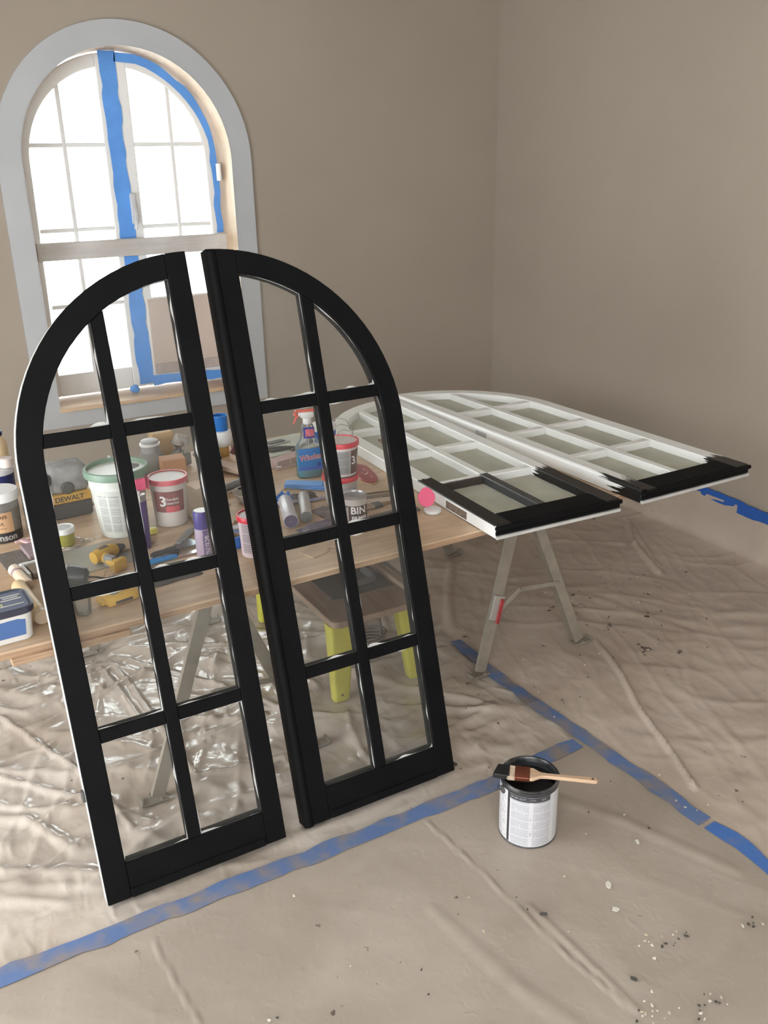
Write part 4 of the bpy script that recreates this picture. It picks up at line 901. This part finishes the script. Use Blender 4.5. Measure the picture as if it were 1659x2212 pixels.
# scrapers
def scraper(label, x, y, rz, bw, bl, hl, bm_, hm, z=Z0, lift=0.):
    t = thing('scraper', label, 'scraper', (x, y, z+lift*.5), rz)
    mb = MB(); mb.prism([(0,-.011),(.02,-.013),(bl,-bw/2),(bl,bw/2),(.02,.013),(0,.011)], .004+lift, .0055+lift); mb.build('blade', bm_, t, 0)
    mb = MB(); mb.tube([(-hl,0,.009+lift),(-hl*.8,0,.0105+lift),(-hl*.4,0,.009+lift),(-.01,0,.0085+lift),(.006,0,.007+lift)], [.009,.012,.010,.011,.008], 10, flat=(1.15,.7)); mb.build('handle', hm, t)
    return t
scraper('broad dark bladed scraper with a grey handle in front of the clear red lidded tub', .70, 2.60, math.radians(-130), .075, .10, .11, mat('blade_dark', (.10,.11,.115), .35, metal=.6), M['greyplastic'])
scraper('bright bladed scraper with a brown handle beside the clear red lidded tub', .800, 2.70, math.radians(-96), .07, .09, .10, M['chrome'], mat('brown_handle', (.12,.08,.05), .5), z=Z0+.0005)
scraper('blue handled putty knife lying closest to the front bar of the left sash', .655, 2.505, math.radians(8), .020, .09, .085, M['chrome'], mat('bright_blue_handle', srgb(30,125,190), .35))
scraper('dark glossy scraper beside the lilac spray can', .665, 2.545, math.radians(20), .06, .085, .08, mat('blade_blueish', (.14,.17,.19), .25, metal=.7), M['darkplastic'], lift=.006)
o = MB().box((0,0,.011), (.026,.022,.022), b=.004).build('yellow_cap', mat('lemon_plastic', (.55,.50,.10), .45)); o.location = (.655,2.735,Z0); tag(o, 'small lemon yellow cap left of the clear red lidded tub', 'cap')
def scrap(label, x, y, w, d, h_, rz, m=None, cat='wood scrap', nm='wood_scrap', group=None):
    o = MB().box((0,0,h_/2), (w,d,h_), b=.0008).build(nm, m or M['pine'], None, 0, (x,y,Z0)); o.rotation_euler = (0,0,rz); tag(o, label, cat, group); return o
scrap('larger square offcut of thin plywood on the table front behind the right black sash', 1.040, 2.32, .075, .060, .005, .35, M['ply'])
scrap('small triangular looking offcut beside the larger plywood square', 1.115, 2.338, .045, .035, .005, 1.0, M['ply'])
scrap('thin pale wood chip on bare table in front of the pink box', 1.195, 2.90, .022, .010, .003, .3)
for k, (x, y, w, d, rz) in enumerate(((.845,2.70,.07,.025,.2),(.83,2.66,.06,.018,.4),(.87,2.74,.08,.02,.9))):
    scrap(['pale metal shim nearest the lilac spray can', 'white shim left of the gap between the sashes', 'long white shim behind the lilac spray can'][k], x, y, w, d, .004, rz, [M['chrome'],M['whiteplastic'],M['whiteplastic']][k], 'shim', 'shim')
# silver tubes
def lying_tube(name, label, cat, x, y, z, rz, r, l, m, endm, tip=None):
    t = thing(name, label, cat, (x, y, z), rz)
    MB().lathe([(r*.96,0),(r,.002),(r,l-.003),(r*.95,l)], 24, M4=T(0,0,r) @ Ry(PI/2)).build('barrel', m, t)
    MB().lathe([(.001,0),(r*.9,0),(r*.93,.002)], 24, M4=T(-.0012,0,r) @ Ry(PI/2), cap=(False,False)).build('end_cap', endm, t)
    if tip: MB().lathe([(.008,0),(.006,.02),(.0025,.055)], 12, M4=T(l,0,r) @ Ry(PI/2)).build('nozzle', tip, t)
    return t
sv = mat('silver_cartridge', (.55,.53,.56), .3, var=.1, scale=20)
lying_tube('sealant_cartridge', 'silver sealant cartridge with a purple end, nearest the left stile of the right sash', 'cartridge', 1.058, 2.535, Z0, math.radians(72), .0245, .20, sv, mat('mauve_end', srgb(88,78,104), .4), M['whiteplastic'])
lying_tube('sealant_cartridge', 'grey sealant cartridge with a hollow end, beside the purple ended one', 'cartridge', 1.122, 2.555, Z0, math.radians(68), .0205, .20, mat('grey_cartridge', (.45,.43,.40), .35, var=.1, scale=20), M['greyplastic'], M['chrome'])
scraper('bright bladed knife lying along behind the two sealant cartridges', 1.17, 2.735, math.radians(-5), .02, .12, .08, M['chrome'], mat('chrome_handle', (.5,.5,.52), .3, metal=.9))
rag('crumpled blue paper towel behind the sealant cartridges', 1.140, 2.795, .055, .050, .036, mat('blue_towel', srgb(60,120,200), .85), 11, .4)
rag('dark red and mauve rag under the grey sealant cartridge', 1.230, 2.60, .085, .10, .018, mat('mauve_rag', srgb(96,80,84), .9, col2=srgb(150,140,136), scale=14), 21, .2)
rag('grey purple plastic wrap in front of the sealant cartridges', 1.15, 2.495, .16, .05, .022, mat('plastic_wrap', srgb(108,100,114), .3), 27, .1)
rag('crinkled dark foil behind the silver knife', 1.215, 2.785, .09, .040, .02, mat('dark_foil', (.13,.12,.11), .4, metal=.4), 33, -.1)
# folded blue sheets
t = thing('masking_film', 'folded strip of light blue masking paper in front of the spray bottle', 'masking paper', (1.262, 2.86, Z0), math.radians(-40))
for k in range(3):
    MB().box((-.004*k, .003*k, .005+.008*k), (.165-.012*k, .030, .005), Rz(.05*(k-1)) @ Rx(.12*k), b=.001).build('fold', mat('light_blue_paper', srgb(112,164,226), .6, var=.08, scale=30), t)
# box
t = thing('carton', 'small faded pink printed carton left of the spray bottle', 'carton', (1.312, 3.155, Z0), math.radians(16))
MB().box((0,0,.018), (.135,.055,.036), b=.0015).build('carton_body', mat('faded_pink', (.52,.38,.34), .7, var=.06), t)
mb = MB(); mb.grid(lambda u, v: ((u-.5)*.128, (v-.5)*.050, .0364), 1, 1); mb.build('top_print', mat_print('pink_print', (.52,.36,.34), (.36,.20,.20), 6, 1, .6), t, 0, fix=False)
mb = MB(); mb.grid(lambda u, v: ((u-.5)*.128, -.0279, .004+.028*v), 1, 1); mb.build('side_print', mat_print('pink_side_print', (.48,.37,.33), (.30,.18,.16), 4, 2, .6), t, 0, fix=False)
# things at the back of the table
t = thing('clipboard', 'pale green grey clipboard at the back of the table behind the spray bottle', 'clipboard', (1.41, 3.40, Z0), math.radians(10))
MB().box((0,0,.004), (.27,.22,.007), b=.002).build('board', mat('pale_green_board', (.48,.50,.43), .6, var=.08, scale=8), t)
MB().box((-.02,.04,.010), (.12,.06,.006), b=.002).build('clip', mat('silver_clip', (.5,.5,.48), .35, metal=.5), t)
MB().box((-.02,.04,.0145), (.08,.035,.003), b=.001).build('dark_window', mat('dark_display', (.10,.10,.09), .4), t)
t = thing('pliers', 'dark steel pliers lying open on the pale clipboard', 'pliers', (1.36, 3.335, Z0+.0085), math.radians(-12))
MB().tube([(-.07,-.01,.006),(-.02,-.018,.006),(.03,-.004,.006),(.07,.002,.005)], [.006,.007,.007,.003], 8).build('jaw', M['darksteel'], t)
MB().tube([(-.07,.028,.006),(-.02,.020,.006),(.03,.006,.006),(.07,.006,.005)], [.006,.007,.007,.003], 8).build('jaw', M['darksteel'], t)
t = thing('adjustable_wrench', 'grey wrench pointing at the spray bottle neck', 'wrench', (1.455, 3.33, Z0+.0085), math.radians(32))
MB().box((0,0,.005), (.15,.018,.008), b=.003).build('shank', M['darksteel'], t); MB().prism([(.07,-.018),(.11,-.02),(.105,-.006),(.09,0),(.105,.006),(.11,.02),(.07,.018)], .001, .011, b=.001).build('jaw', M['darksteel'], t)
o = MB().box((0,0,.014), (.06,.03,.028), b=.003).build('blue_packet', mat('blue_white_packet', srgb(90,120,200), .45, col2=(.7,.72,.8), scale=30)); o.location = (1.425,3.17,Z0); o.rotation_euler = (0,0,.5); tag(o, 'little blue and white packet left of the spray bottle shoulder', 'packet')
t = thing('tub', 'white tub with a blue label partly hidden behind the upper red lidded tub', 'tub', (1.572, 3.345, Z0))
MB().lathe([(.045,0),(.048,.003),(.052,.075),(.054,.076),(.054,.086),(.05,.088),(.001,.087)], 30, cap=(True,False)).build('body', M['whiteplastic'], t)
label_patch(.048, A0-1.2, A0+1.2, .014, .062, r2=.052, h=.075, n=16, lift=.0006).build('label', mat('royal_blue_label', srgb(36,92,170), .4), t, 40, fix=False)
# blue capped white bottle on an amber bottle neck
t = thing('paint_bottle', 'white round bottle with a wide blue open cap, seen between the black sashes', 'bottle', (1.142, 3.42, Z0))
MB().lathe([(.026,0),(.028,.003),(.028,.040),(.027,.044)], 26).build('base', mat('amber_base', (.50,.31,.10), .35), t)
MB().lathe([(.030,.042),(.040,.050),(.044,.062),(.044,.096),(.040,.106),(.030,.109)], 30).build('white_body', M['whiteplastic'], t)
MB().lathe([(.029,.104),(.0295,.106),(.031,.172),(.029,.172),(.027,.112),(.001,.111)], 30, cap=(True,False)).build('cap', mat('sky_blue_cap', srgb(38,110,185), .4), t)
rag('dark pink rag beside the amber base of the blue capped bottle', 1.228, 3.41, .075, .08, .05, mat('dusky_pink_rag', srgb(128,78,88), .9), 41, .2)
o = MB().lathe([(.018,0),(.022,.004),(.022,.035),(.012,.044),(.001,.045)], 16).build('crumpled_cup', mat('white_crumple', (.62,.60,.56), .7, bump=.6, bscale=50)); o.location = (1.225,3.49,Z0); tag(o, 'small white paper wad right of the amber bottle base', 'paper')
t = thing('blue_bottle', 'slim dark blue bottle with a white top hugging the right stile of the left sash', 'bottle', (1.02, 3.17, Z0))
MB().lathe([(.020,0),(.022,.003),(.022,.075),(.016,.086),(.010,.09)], 22).build('body', mat('dusk_blue', srgb(62,70,110), .4), t)
MB().lathe([(.013,.088),(.014,.09),(.014,.112),(.010,.114)], 18).build('cap', M['whiteplastic'], t)
o = MB().box((0,0,.010), (.20,.055,.018), b=.001).build('wood_block', mat_wood('pale_batten', (.66,.52,.42), (.58,.44,.34), 3, (1,10,10))); o.location = (1.085,3.205,Z0+.012); o.rotation_euler = (.0,.05,math.radians(-62)); tag(o, 'pale wooden batten offcut lying between the two black sashes', 'wood offcut')
t = thing('caulking_gun', 'dark grey caulking gun lying between the two black sashes', 'caulking gun', (1.095, 3.02, Z0), math.radians(24))
mb = MB(); mb.tube([(-.12,0,.02),(-.02,0,.022),(.06,0,.024)], [.014,.016,.018], 12); mb.build('barrel', M['greyplastic'], t)
mb = MB(); mb.prism([(.04,-.02),(.09,-.03),(.10,.02),(.075,.065),(.055,.07),(.06,.03),(.035,.01)], .006, .034, b=.006); mb.build('grip', M['greyplastic'], t)
mb = MB(); mb.tube([(.03,-.01,.012),(.0,-.055,.010),(-.05,-.075,.009),(-.09,-.078,.009)], [.008,.007,.006,.005], 8); mb.build('trigger', M['darkplastic'], t)
MB().tube([(.09,0,.024),(.16,.004,.024),(.175,-.012,.024)], .004, 7).build('plunger_rod', M['chrome'], t)
t = thing('mixing_tray', 'round grey plastic dish behind the barcode tub between the sashes', 'dish', (1.048, 2.85, Z0))
MB().lathe([(.045,0),(.05,.002),(.066,.034),(.070,.036),(.069,.040),(.064,.037),(.048,.006),(.001,.005)], 34, cap=(True,False)).build('dish', mat('warm_grey_dish', (.42,.38,.34), .45), t)
mb = MB(); mb.box((-.01,.058,.034), (.05,.012,.008), b=.002); mb.build('grip_tab', M['darkplastic'], t)
o = MB().box((0,0,.006), (.06,.10,.011), b=.001).build('wood_block', mat('dull_wood', (.44,.35,.25), .7)); o.location = (.925,2.73,Z0); o.rotation_euler = (0,0,.25); tag(o, 'dull brown wood block left of the round grey dish', 'wood offcut')
t = thing('tape_roll', 'roll of blue masking tape tucked behind the barcode tub', 'tape', (.848, 2.505, Z0))
MB().lathe([(.022,0),(.034,0),(.034,.036),(.022,.036),(.022,0)], 30, cap=(False,False)).build('tape', M['tape'], t)
MB().lathe([(.0195,.001),(.0218,.001),(.0218,.035),(.0195,.035),(.0195,.001)], 30, cap=(False,False)).build('core', mat('card_core', (.4,.3,.2), .8), t)
o = MB().lathe([(.030,0),(.034,.002),(.034,.02),(.03,.022)], 20).build('red_brown_lid', mat('dark_maroon_lid', (.09,.04,.04), .4)); o.location = (.905,2.585,Z0); tag(o, 'dark maroon lid behind the blue tape roll', 'lid')
# pink scoop at the right
t = thing('spackle_knife', 'pink plastic spreader leaning on a white lid, right of the right black sash', 'spreader', (1.522, 2.425, Z0), math.radians(-20))
MB().lathe([(.026,0),(.030,.003),(.030,.012),(.026,.014),(.001,.014)], 28, (.010,-.012,0), cap=(True,False)).build('white_lid', M['whiteplastic'], t)
MB().prism([(.030*math.cos(a)*(1 if math.sin(a) < .3 else .9), .034*math.sin(a)) for a in [2*PI*i/26 for i in range(26)]], -.0025, .0025, M4=T(-.006,.012,.048) @ Rx(math.radians(68)), b=.001).build('spreader', M['pink'], t)
# paint sticks and brushes behind the primer can
for k, (lab_, x, y, rz, l) in enumerate((('brown paint stirrer nearest the stacked tubs behind the primer can', 1.44, 2.64, -.12, .22), ('brown handled old brush just right of the primer can', 1.425, 2.555, .02, .20))):
    t = thing('stir_stick' if k == 0 else 'old_brush', lab_, 'stirrer' if k == 0 else 'brush', (x, y, Z0), rz)
    if k == 0:
        MB().box((0,0,.004), (l,.024,.005), b=.001).build('stick', mat_wood('stained_stick', (.42,.32,.22), (.2,.13,.08), 3, (1,15,15)), t); MB().box((.02,.016,.012), (.20,.007,.005), Rz(-.08), b=.001).build('dark_rod', mat('dark_brown_rod', (.10,.06,.04), .6), t)
    else:
        MB().tube([(-.02,0,.008),(.03,0,.008),(.10,.004,.008)], [.006,.006,.004], 8).build('handle', mat('brown_wood', (.22,.13,.07), .5), t); MB().box((-.035,0,.009), (.035,.034,.012), b=.002).build('ferrule', M['darksteel'], t); MB().box((-.07,0,.009), (.045,.034,.012), b=.004).build('bristles', mat('dry_bristles', (.30,.22,.16), .8), t)
rag('beige paper scrap spread between the stirrer and the primer can', 1.40, 2.60, .15, .05, .012, mat('beige_paper', (.52,.43,.34), .8), 52, -.2)
o = MB().box((0,0,.004), (.18,.05,.006), b=.001).build('sanding_sheet', mat('dark_dusty_sheet', (.16,.13,.11), .8)); o.location = (1.41,2.465,Z0); o.rotation_euler = (0,0,.06); tag(o, 'dark dusty strip lying right of the primer can', 'sheet')
t = thing('spring_clamp', 'small dark metal clip at the right end of the dusty strip', 'clip', (1.468, 2.478, Z0+.0075), .3)
MB().tube([(-.02,0,.004),(-.005,.008,.016),(.012,.006,.014),(.022,-.004,.004)], .005, 8).build('arm', M['darksteel'], t); MB().lathe([(.006,0),(.006,.02)], 10, M4=T(0,-.006,.012) @ Rx(PI/2)).build('pivot', M['chrome'], t)
# back left cluster of dusty tools
t = thing('sander', 'dusty white curved sanding tool standing at the back behind the red lidded tub', 'power tool', (.958, 3.40, Z0))
MB().tube([(-.004,0,.0),(-.006,0,.05),(-.004,0,.088),(.006,-.004,.108),(.020,-.008,.104),(.026,-.010,.082)], [.034,.031,.029,.026,.020,.016], 16).build('body', mat('dusty_white', (.42,.39,.35), .8, var=.1, scale=12), t)
MB().box((.010,-.030,.030), (.05,.012,.05), b=.004).build('vent_plate', M['greyplastic'], t)
t = thing('angle_grinder', 'dark grey tool with an upright handle right of the dusty white sander', 'power tool', (1.03, 3.345, Z0), .2)
MB().tube([(-.03,0,.04),(.0,0,.066),(.02,0,.07),(.05,0,.055)], [.014,.020,.018,.012], 12).build('body', M['greyplastic'], t)
MB().tube([(.002,0,.08),(.004,0,.115)], [.010,.008], 10).build('side_handle', M['greyplastic'], t)
MB().lathe([(.03,0),(.034,.004),(.030,.05),(.016,.058)], 20, (.045,-.01,0)).build('guard', mat('pale_grey_guard', (.34,.33,.32), .6), t)
MB().tube([(.04,-.03,.05),(.055,-.05,.03),(.05,-.07,.004),(.03,-.09,.004)], .005, 8).build('cord', M['darkplastic'], t, 60)
t = thing('steel_rod', 'thin bright double rod leaning by the right stile of the left sash', 'rod', (1.03, 3.16, Z0), 0)
MB().tube([(-.075,-.12,.004),(.02,.02,.060)], .003, 7).build('rod', M['chrome'], t); MB().tube([(-.068,-.12,.004),(.027,.02,.060)], .003, 7).build('rod', M['chrome'], t)
t = thing('dust_canister', 'grey plastic canister with a white rim behind the green lidded bucket', 'canister', (.835, 3.37, Z0))
MB().lathe([(.045,0),(.052,.02),(.052,.06),(.040,.078),(.034,.082)], 26).build('body', mat('mid_grey_canister', (.28,.27,.26), .6), t)
MB().lathe([(.030,.080),(.035,.082),(.034,.128),(.03,.130)], 22).build('neck', mat('light_grey_neck', (.36,.35,.34), .5), t)
MB().lathe([(.037,.108),(.040,.110),(.039,.118),(.036,.119)], 22).build('rim', M['whiteplastic'], t)
o = MB().box((0,0,.065), (.085,.05,.13), b=.002).build('carton', mat('kraft_carton', (.55,.40,.22), .7, col2=(.48,.30,.14), scale=10)); o.location = (.905,3.465,Z0); o.rotation_euler = (0,0,.1); tag(o, 'upright tan carton at the back behind the sander', 'carton')
o = MB().box((0,0,.05), (.09,.07,.10), b=.003).build('carton', mat('orange_brown_carton', (.46,.24,.12), .7)); o.location = (.87,3.20,Z0); o.rotation_euler = (0,0,-.1); tag(o, 'orange brown carton directly behind the clear red lidded tub', 'carton')
rag('white folded paper standing behind the green lidded bucket', .70, 3.30, .14, .09, .15, mat('bright_paper', (.72,.72,.70), .7), 61, .5)
rag('white paper sheet at the back right of the dark grey tool', 1.10, 3.48, .06, .06, .10, mat('bright_paper_b', (.74,.75,.76), .7), 67, .1)
rag('brown kraft paper heap behind the lilac spray can', .85, 2.93, .16, .20, .075, mat('kraft_paper', (.42,.33,.24), .8), 71, .3)
# left group
t = thing('glue_bottle', 'cream glue bottle with a blue cap and pale nozzle at the left picture edge', 'bottle', (.283, 3.38, Z0), 0)
MB().lathe([(.040,0),(.044,.004),(.044,.205),(.034,.232),(.024,.236)], 28).build('body', M['cream'], t)
label_patch(.044, A0-1.2, A0+1.2, .085, .135, lift=.0006, n=18).build('label', mat('cream_dark_label', (.50,.42,.34), .4), t, 40, fix=False)
label_patch(.044, A0-1.2, A0+1.2, .124, .136, lift=.0010, n=18).build('label_band', M['darkblue'], t, 40, fix=False)
mb = MB(); round_text(mb, 'bond', .036, .044, A0+.02, .105, lift=.0014, shear=.2, bold=.0006); mb.build('label_text', mat('navy_ink', (.03,.03,.06), .5), t, 0, fix=False)
MB().lathe([(.025,.234),(.034,.236),(.034,.250),(.022,.256)], 24).build('cap', M['darkblue'], t)
MB().lathe([(.012,.255),(.011,.268),(.006,.288),(.004,.292)], 14).build('nozzle', M['whiteplastic'], t)
t = thing('tub', 'navy blue tub with a pale lid between the glue bottle and the glass jar', 'tub', (.262, 3.19, Z0))
MB().lathe([(.046,0),(.049,.004),(.052,.150),(.050,.156)], 30).build('body', M['darkblue'], t)
MB().lathe([(.052,.152),(.055,.154),(.055,.170),(.050,.173),(.001,.173)], 30, cap=(True,False)).build('lid', mat('pale_blue_lid', (.55,.55,.55), .4), t)
label_patch(.049, A0+.25, A0+.75, .095, .125, r2=.052, h=.150, n=8, lift=.0008).build('label', mat('slate_label', (.12,.16,.22), .4), t, 40, fix=False)
MB().lathe([(.020,0),(.022,.002),(.022,.030),(.018,.034)], 18, (.03,-.02,.1735)).build('spare_cap', mat('peach_cap', (.62,.52,.48), .4), t)
t = thing('storage_jar', 'clear jar with a white lid and an orange label above a black band, far left', 'jar', (.232, 2.965, Z0))
MB().lathe([(.052,0),(.056,.004),(.057,.128),(.054,.136)], 34).build('jar_wall', M['clear'], t)
MB().lathe([(.048,.004),(.052,.006),(.053,.105),(.052,.106)], 30).build('contents', mat('dusky_contents', (.30,.25,.22), .6), t)
MB().lathe([(.058,.134),(.062,.136),(.063,.160),(.060,.166),(.001,.167)], 34, cap=(True,False)).build('lid', M['whiteplastic'], t)
label_patch(.057, A0-1.3, A0+.72, .036, .103, lift=.0006, n=20).build('label', mat('peach_orange_label', (.50,.30,.16), .5, var=.08), t, 40, fix=False)
label_patch(.057, A0-1.3, A0+1.35, .002, .036, lift=.0007, n=24).build('label_band', mat('black_band', (.03,.028,.028), .4), t, 40, fix=False)
mb = MB(); round_text(mb, "ATIN'S", .015, .057, A0+.02, .088, lift=.0012, bold=.0005); round_text(mb, 'A', .018, .057, A0+.10, .066, lift=.0012); round_text(mb, '-~-', .020, .057, A0+.10, .052, lift=.0012); mb.build('label_text', mat('brown_ink', (.10,.05,.03), .5), t, 0, fix=False)
mb = MB(); round_text(mb, 'hinson', .030, .057, A0+.16, .019, lift=.0014, bold=.0008, sx=.95); mb.build('band_text', mat('silver_ink', (.38,.36,.34), .4), t, 0, fix=False)
o = MB().box((0,0,.075), (.03,.03,.15), b=.004).build('clear_straw_box', M['clear']); o.location = (.318,2.985,Z0); tag(o, 'narrow clear plastic box right of the glass jar', 'box')
t = thing('sandpaper', 'dark grey sandpaper piece on the table left of the cream tube', 'sandpaper', (.225, 2.755, Z0), .12)
MB().box((0,0,.003), (.075,.13,.004), Rx(.01), b=.001).build('sheet', mat('grey_abrasive', (.16,.14,.12), .85, var=.15, scale=60), t)
o = MB().box((0,0,.009), (.06,.11,.017), b=.003).build('sanding_sponge', mat('mauve_sponge', (.28,.21,.22), .9, var=.15, scale=90)); o.location = (.292,2.78,Z0); o.rotation_euler = (0,0,.1); tag(o, 'mauve sanding sponge beside the dark sandpaper', 'sponge')
o = MB().box((0,0,.009), (.012,.075,.006), Rz(.5)).box((0.0,.03,.008), (.06,.010,.006), Rz(.2), b=.001).build('plastic_clip', mat('pink_white_strip', (.66,.45,.45), .5)); o.location = (.285,2.855,Z0+.002); tag(o, 'pink and white plastic strip behind the mauve sponge', 'strip')
t = thing('picture_bracket', 'white square plastic bracket around a brown block, right of the cream bottle', 'bracket', (.272, 2.625, Z0), .12)
mb = MB(); mb.box((-.032,-.005,.012), (.010,.085,.024), b=.002); mb.box((.005,.038,.012), (.085,.010,.024), b=.002); mb.build('frame', M['whiteplastic'], t)
MB().box((.010,-.010,.011), (.062,.075,.021), b=.003).build('brown_block', mat('brown_foam', (.22,.17,.13), .9, var=.1, scale=40), t)
t = lying_tube('glue_bottle', 'small cream bottle lying on its side left of the white bracket', 'bottle', .232, 2.505, Z0, math.radians(98), .0165, .115, mat('pale_cream', (.66,.52,.38), .4), mat('cream_end', (.5,.38,.26), .5))
MB().lathe([(.0185,0),(.0185,.028),(.016,.031)], 20, M4=T(.105,0,.0185) @ Ry(PI/2)).build('cap', mat('ivory_cap', (.66,.56,.45), .4), t)
MB().lathe([(.0172,0),(.0172,.005)], 20, M4=T(.098,0,.0165) @ Ry(PI/2), cap=(False,False)).build('cap_ring', mat('violet_ring', srgb(150,120,160), .4), t)
t = lying_tube('caulk_tube', 'long cream caulk tube lying end on beside the blue tub', 'cartridge', .2305, 2.275, Z0, math.radians(96), .0205, .235, mat('butter_tube', (.62,.46,.26), .35, var=.08, scale=12), mat('tan_end', (.42,.31,.21), .6))
MB().lathe([(.0212,0),(.0212,.016)], 24, M4=T(-.0005,0,.0205) @ Ry(PI/2), cap=(False,False)).build('rim_band', mat('buff_rim', (.60,.47,.33), .4), t)
MB().lathe([(.0207,0),(.0207,.018)], 20, M4=T(.03,0,.0205) @ Ry(PI/2), cap=(False,False)).build('print_band', mat('orange_print', (.55,.33,.14), .4, col2=(.66,.5,.3), scale=90), t)
t = thing('spade_bit', 'small dark brown drill bit lying behind the blue tub', 'drill bit', (.178, 2.475, Z0), math.radians(-28))
MB().tube([(-.04,0,.006),(-.01,0,.006),(0,0,.007),(.03,0,.007),(.038,0,.006)], [.004,.004,.009,.009,.004], 10).build('shank', mat('rust_brown', (.08,.045,.03), .6), t)
MB().prism([(.036,-.008),(.06,-.006),(.066,0),(.06,.006),(.036,.008)], .005, .0065).build('blade', M['darksteel'], t)
o = MB().lathe([(.024,0),(.028,.003),(.028,.007),(.001,.008)], 22, cap=(True,False)).build('cream_disc', mat('ghost_cream', (.46,.34,.24), .6)); o.location = (.207,2.425,Z0); tag(o, 'flat tan disc beside the drill bit', 'disc')
# blue rectangular tub at the front-left corner
t = thing('tub', 'rectangular white and blue tub with slate lid, front corner of table', 'tub', (.118, 2.262, Z0), math.radians(3))
hb = .094
def loft(levels, r=.03, n=5):
    mb = MB(); vs = []; fs = []
    for z, w_, d_, rr in levels: vs += [(x, y, z) for x, y in rrect(w_, d_, rr, n)]
    k = 4*(n+1)
    for l in range(len(levels)-1):
        for i in range(k): j = (i+1) % k; fs.append((l*k+i, l*k+j, (l+1)*k+j, (l+1)*k+i))
    fs.append(tuple(range(k))[::-1]); fs.append(tuple((len(levels)-1)*k+i for i in range(k))); return mb.add(vs, fs)
loft([(0,.150,.105,.022),(.003,.156,.110,.024),(hb-.014,.166,.120,.026),(hb-.012,.166,.120,.026)]).build('body', mat('off_white_tub', (.64,.62,.58), .4), t)
loft([(hb-.018,.174,.128,.030),(hb-.016,.180,.134,.032),(hb-.002,.182,.136,.033),(hb,.176,.130,.030),(hb,.166,.120,.026),(hb-.004,.160,.114,.024)]).build('lid', mat('navy_lid_rim', (.035,.036,.055), .4), t)
loft([(hb-.0038,.158,.112,.023),(hb-.003,.158,.112,.023)]).build('lid_label', mat('slate_blue_label', srgb(96,104,124), .4, var=.1, scale=20), t)
mb = MB(); flat_text(mb, 'noon', .040, T(-.020,-.012,hb-.0022), bold=.0008); mb.build('lid_text', mat('yellow_green_ink', (.42,.42,.22), .5), t, 0, fix=False)
mb = MB()
for k in range(3): mb.box((.045,.030-k*.012,hb-.0022), (.05-.012*(k % 2),.006,.0004))
mb.box((.03,-.028,hb-.0022), (.08,.005,.0004)); mb.box((-.03,-.038,hb-.0022), (.06,.008,.0004)); mb.box((-.045,.022,hb-.0022), (.035,.016,.0004)); mb.build('lid_print', mat('pale_lid_ink', (.5,.5,.46), .5), t, 0)
mb = MB(); P = [(-.055,.018),(.058,.018),(.062,.060),(.04,.066),(-.03,.062),(-.055,.048)]
mb.add([(x, -.0575-.05*z*.1-.0012, z) for x, z in P]+[(x, -.0545-.05*z*.1, z) for x, z in P], [tuple(range(6)), tuple(range(11, 5, -1))]+[(i, (i+1) % 6, 6+(i+1) % 6, 6+i) for i in range(6)]); mb.build('side_label', mat('denim_label', srgb(70,100,150), .45), t, 0)

# ================================================================== LITTER ON THE FLOOR
chip_m = [mat('white_paint_chip', (.66,.62,.54), .7), mat('dark_chip', (.08,.07,.06), .7), mat('buff_chip', (.55,.45,.34), .8)]
def chip_poly(rs, s_):
    P = []
    for i in range(7):
        a = 2*PI*i/7; r = s_/2*rs.uniform(.5, 1.1); P.append((r*math.cos(a)*1.25, r*math.sin(a)*.75))
    return P
CH = [((1.39,1.33),.024,0,'white paint flake on the floor, upper of the two in front of the paint can'),((1.35,1.26),.022,0,'white paint flake on the floor, lower of the two in front of the paint can'),
      ((1.57,1.41),.015,0,'small white flake on the floor between the paint can and the blue tape'),((1.18,1.34),.022,1,'dark grey crumb beside the long floor crease in the foreground'),
      ((1.24,1.08),.022,1,'dark elongated crumb near the bottom edge, right of the long crease'),((1.33,1.965),.018,1,'dark paint fleck on the floor by the right corner of the right black sash'),
      ((2.55,2.36),.024,1,'dark streak on the dusty sheet right of the sawhorse'),((.66,1.72),.010,0,'tiny white fleck on the floor tape below the left black sash')]
for k, ((x, y), s_, c, lab_) in enumerate(CH):
    rs = random.Random(k); o = MB().prism(chip_poly(rs, s_), 0, .0022).build('paint_chip', chip_m[c], None, 0, (x, y, float(height(x, y))+.0075)); o.rotation_euler = (0, 0, rs.uniform(0, 3)); tag(o, lab_, 'paint chip')
# loose crumbs too small to pick out singly
mb = MB(); rs = random.Random(5)
for cx, cy, sp, n_ in ((1.36,1.12,.05,10),(1.42,1.12,.03,6),(1.61,1.05,.03,7),(1.36,.95,.05,12),(1.28,.93,.04,9),(1.205,1.01,.04,10),(1.23,.97,.04,6),(1.6,1.5,.5,14),(2.4,2.3,.5,26),(2.7,2.5,.4,22),(2.2,2.8,.4,14),(.9,1.4,.6,12),(1.9,2.1,.2,8)):
    for i in range(n_):
        x, y = rs.gauss(cx, sp*.6), rs.gauss(cy, sp*.35); k_ = rs.uniform(.003,.011)
        if math.hypot(x-1.3435, y-1.6145) < .12 or math.hypot(x-2.2, y-2.36) < .1: continue
        mb.prism(chip_poly(rs, k_), 0, .002, T(x, y, float(height(x, y))+(.0095 if x > 1.74 else .0078)) @ Rz(rs.uniform(0,3)), mi=rs.choice((0,0,1,1,2)))
o = mb.build('paint_crumbs', chip_m, None, 0); tag(o, 'scattered crumbs of old paint and plaster over the plastic floor sheets', 'debris'); o['kind'] = 'stuff'
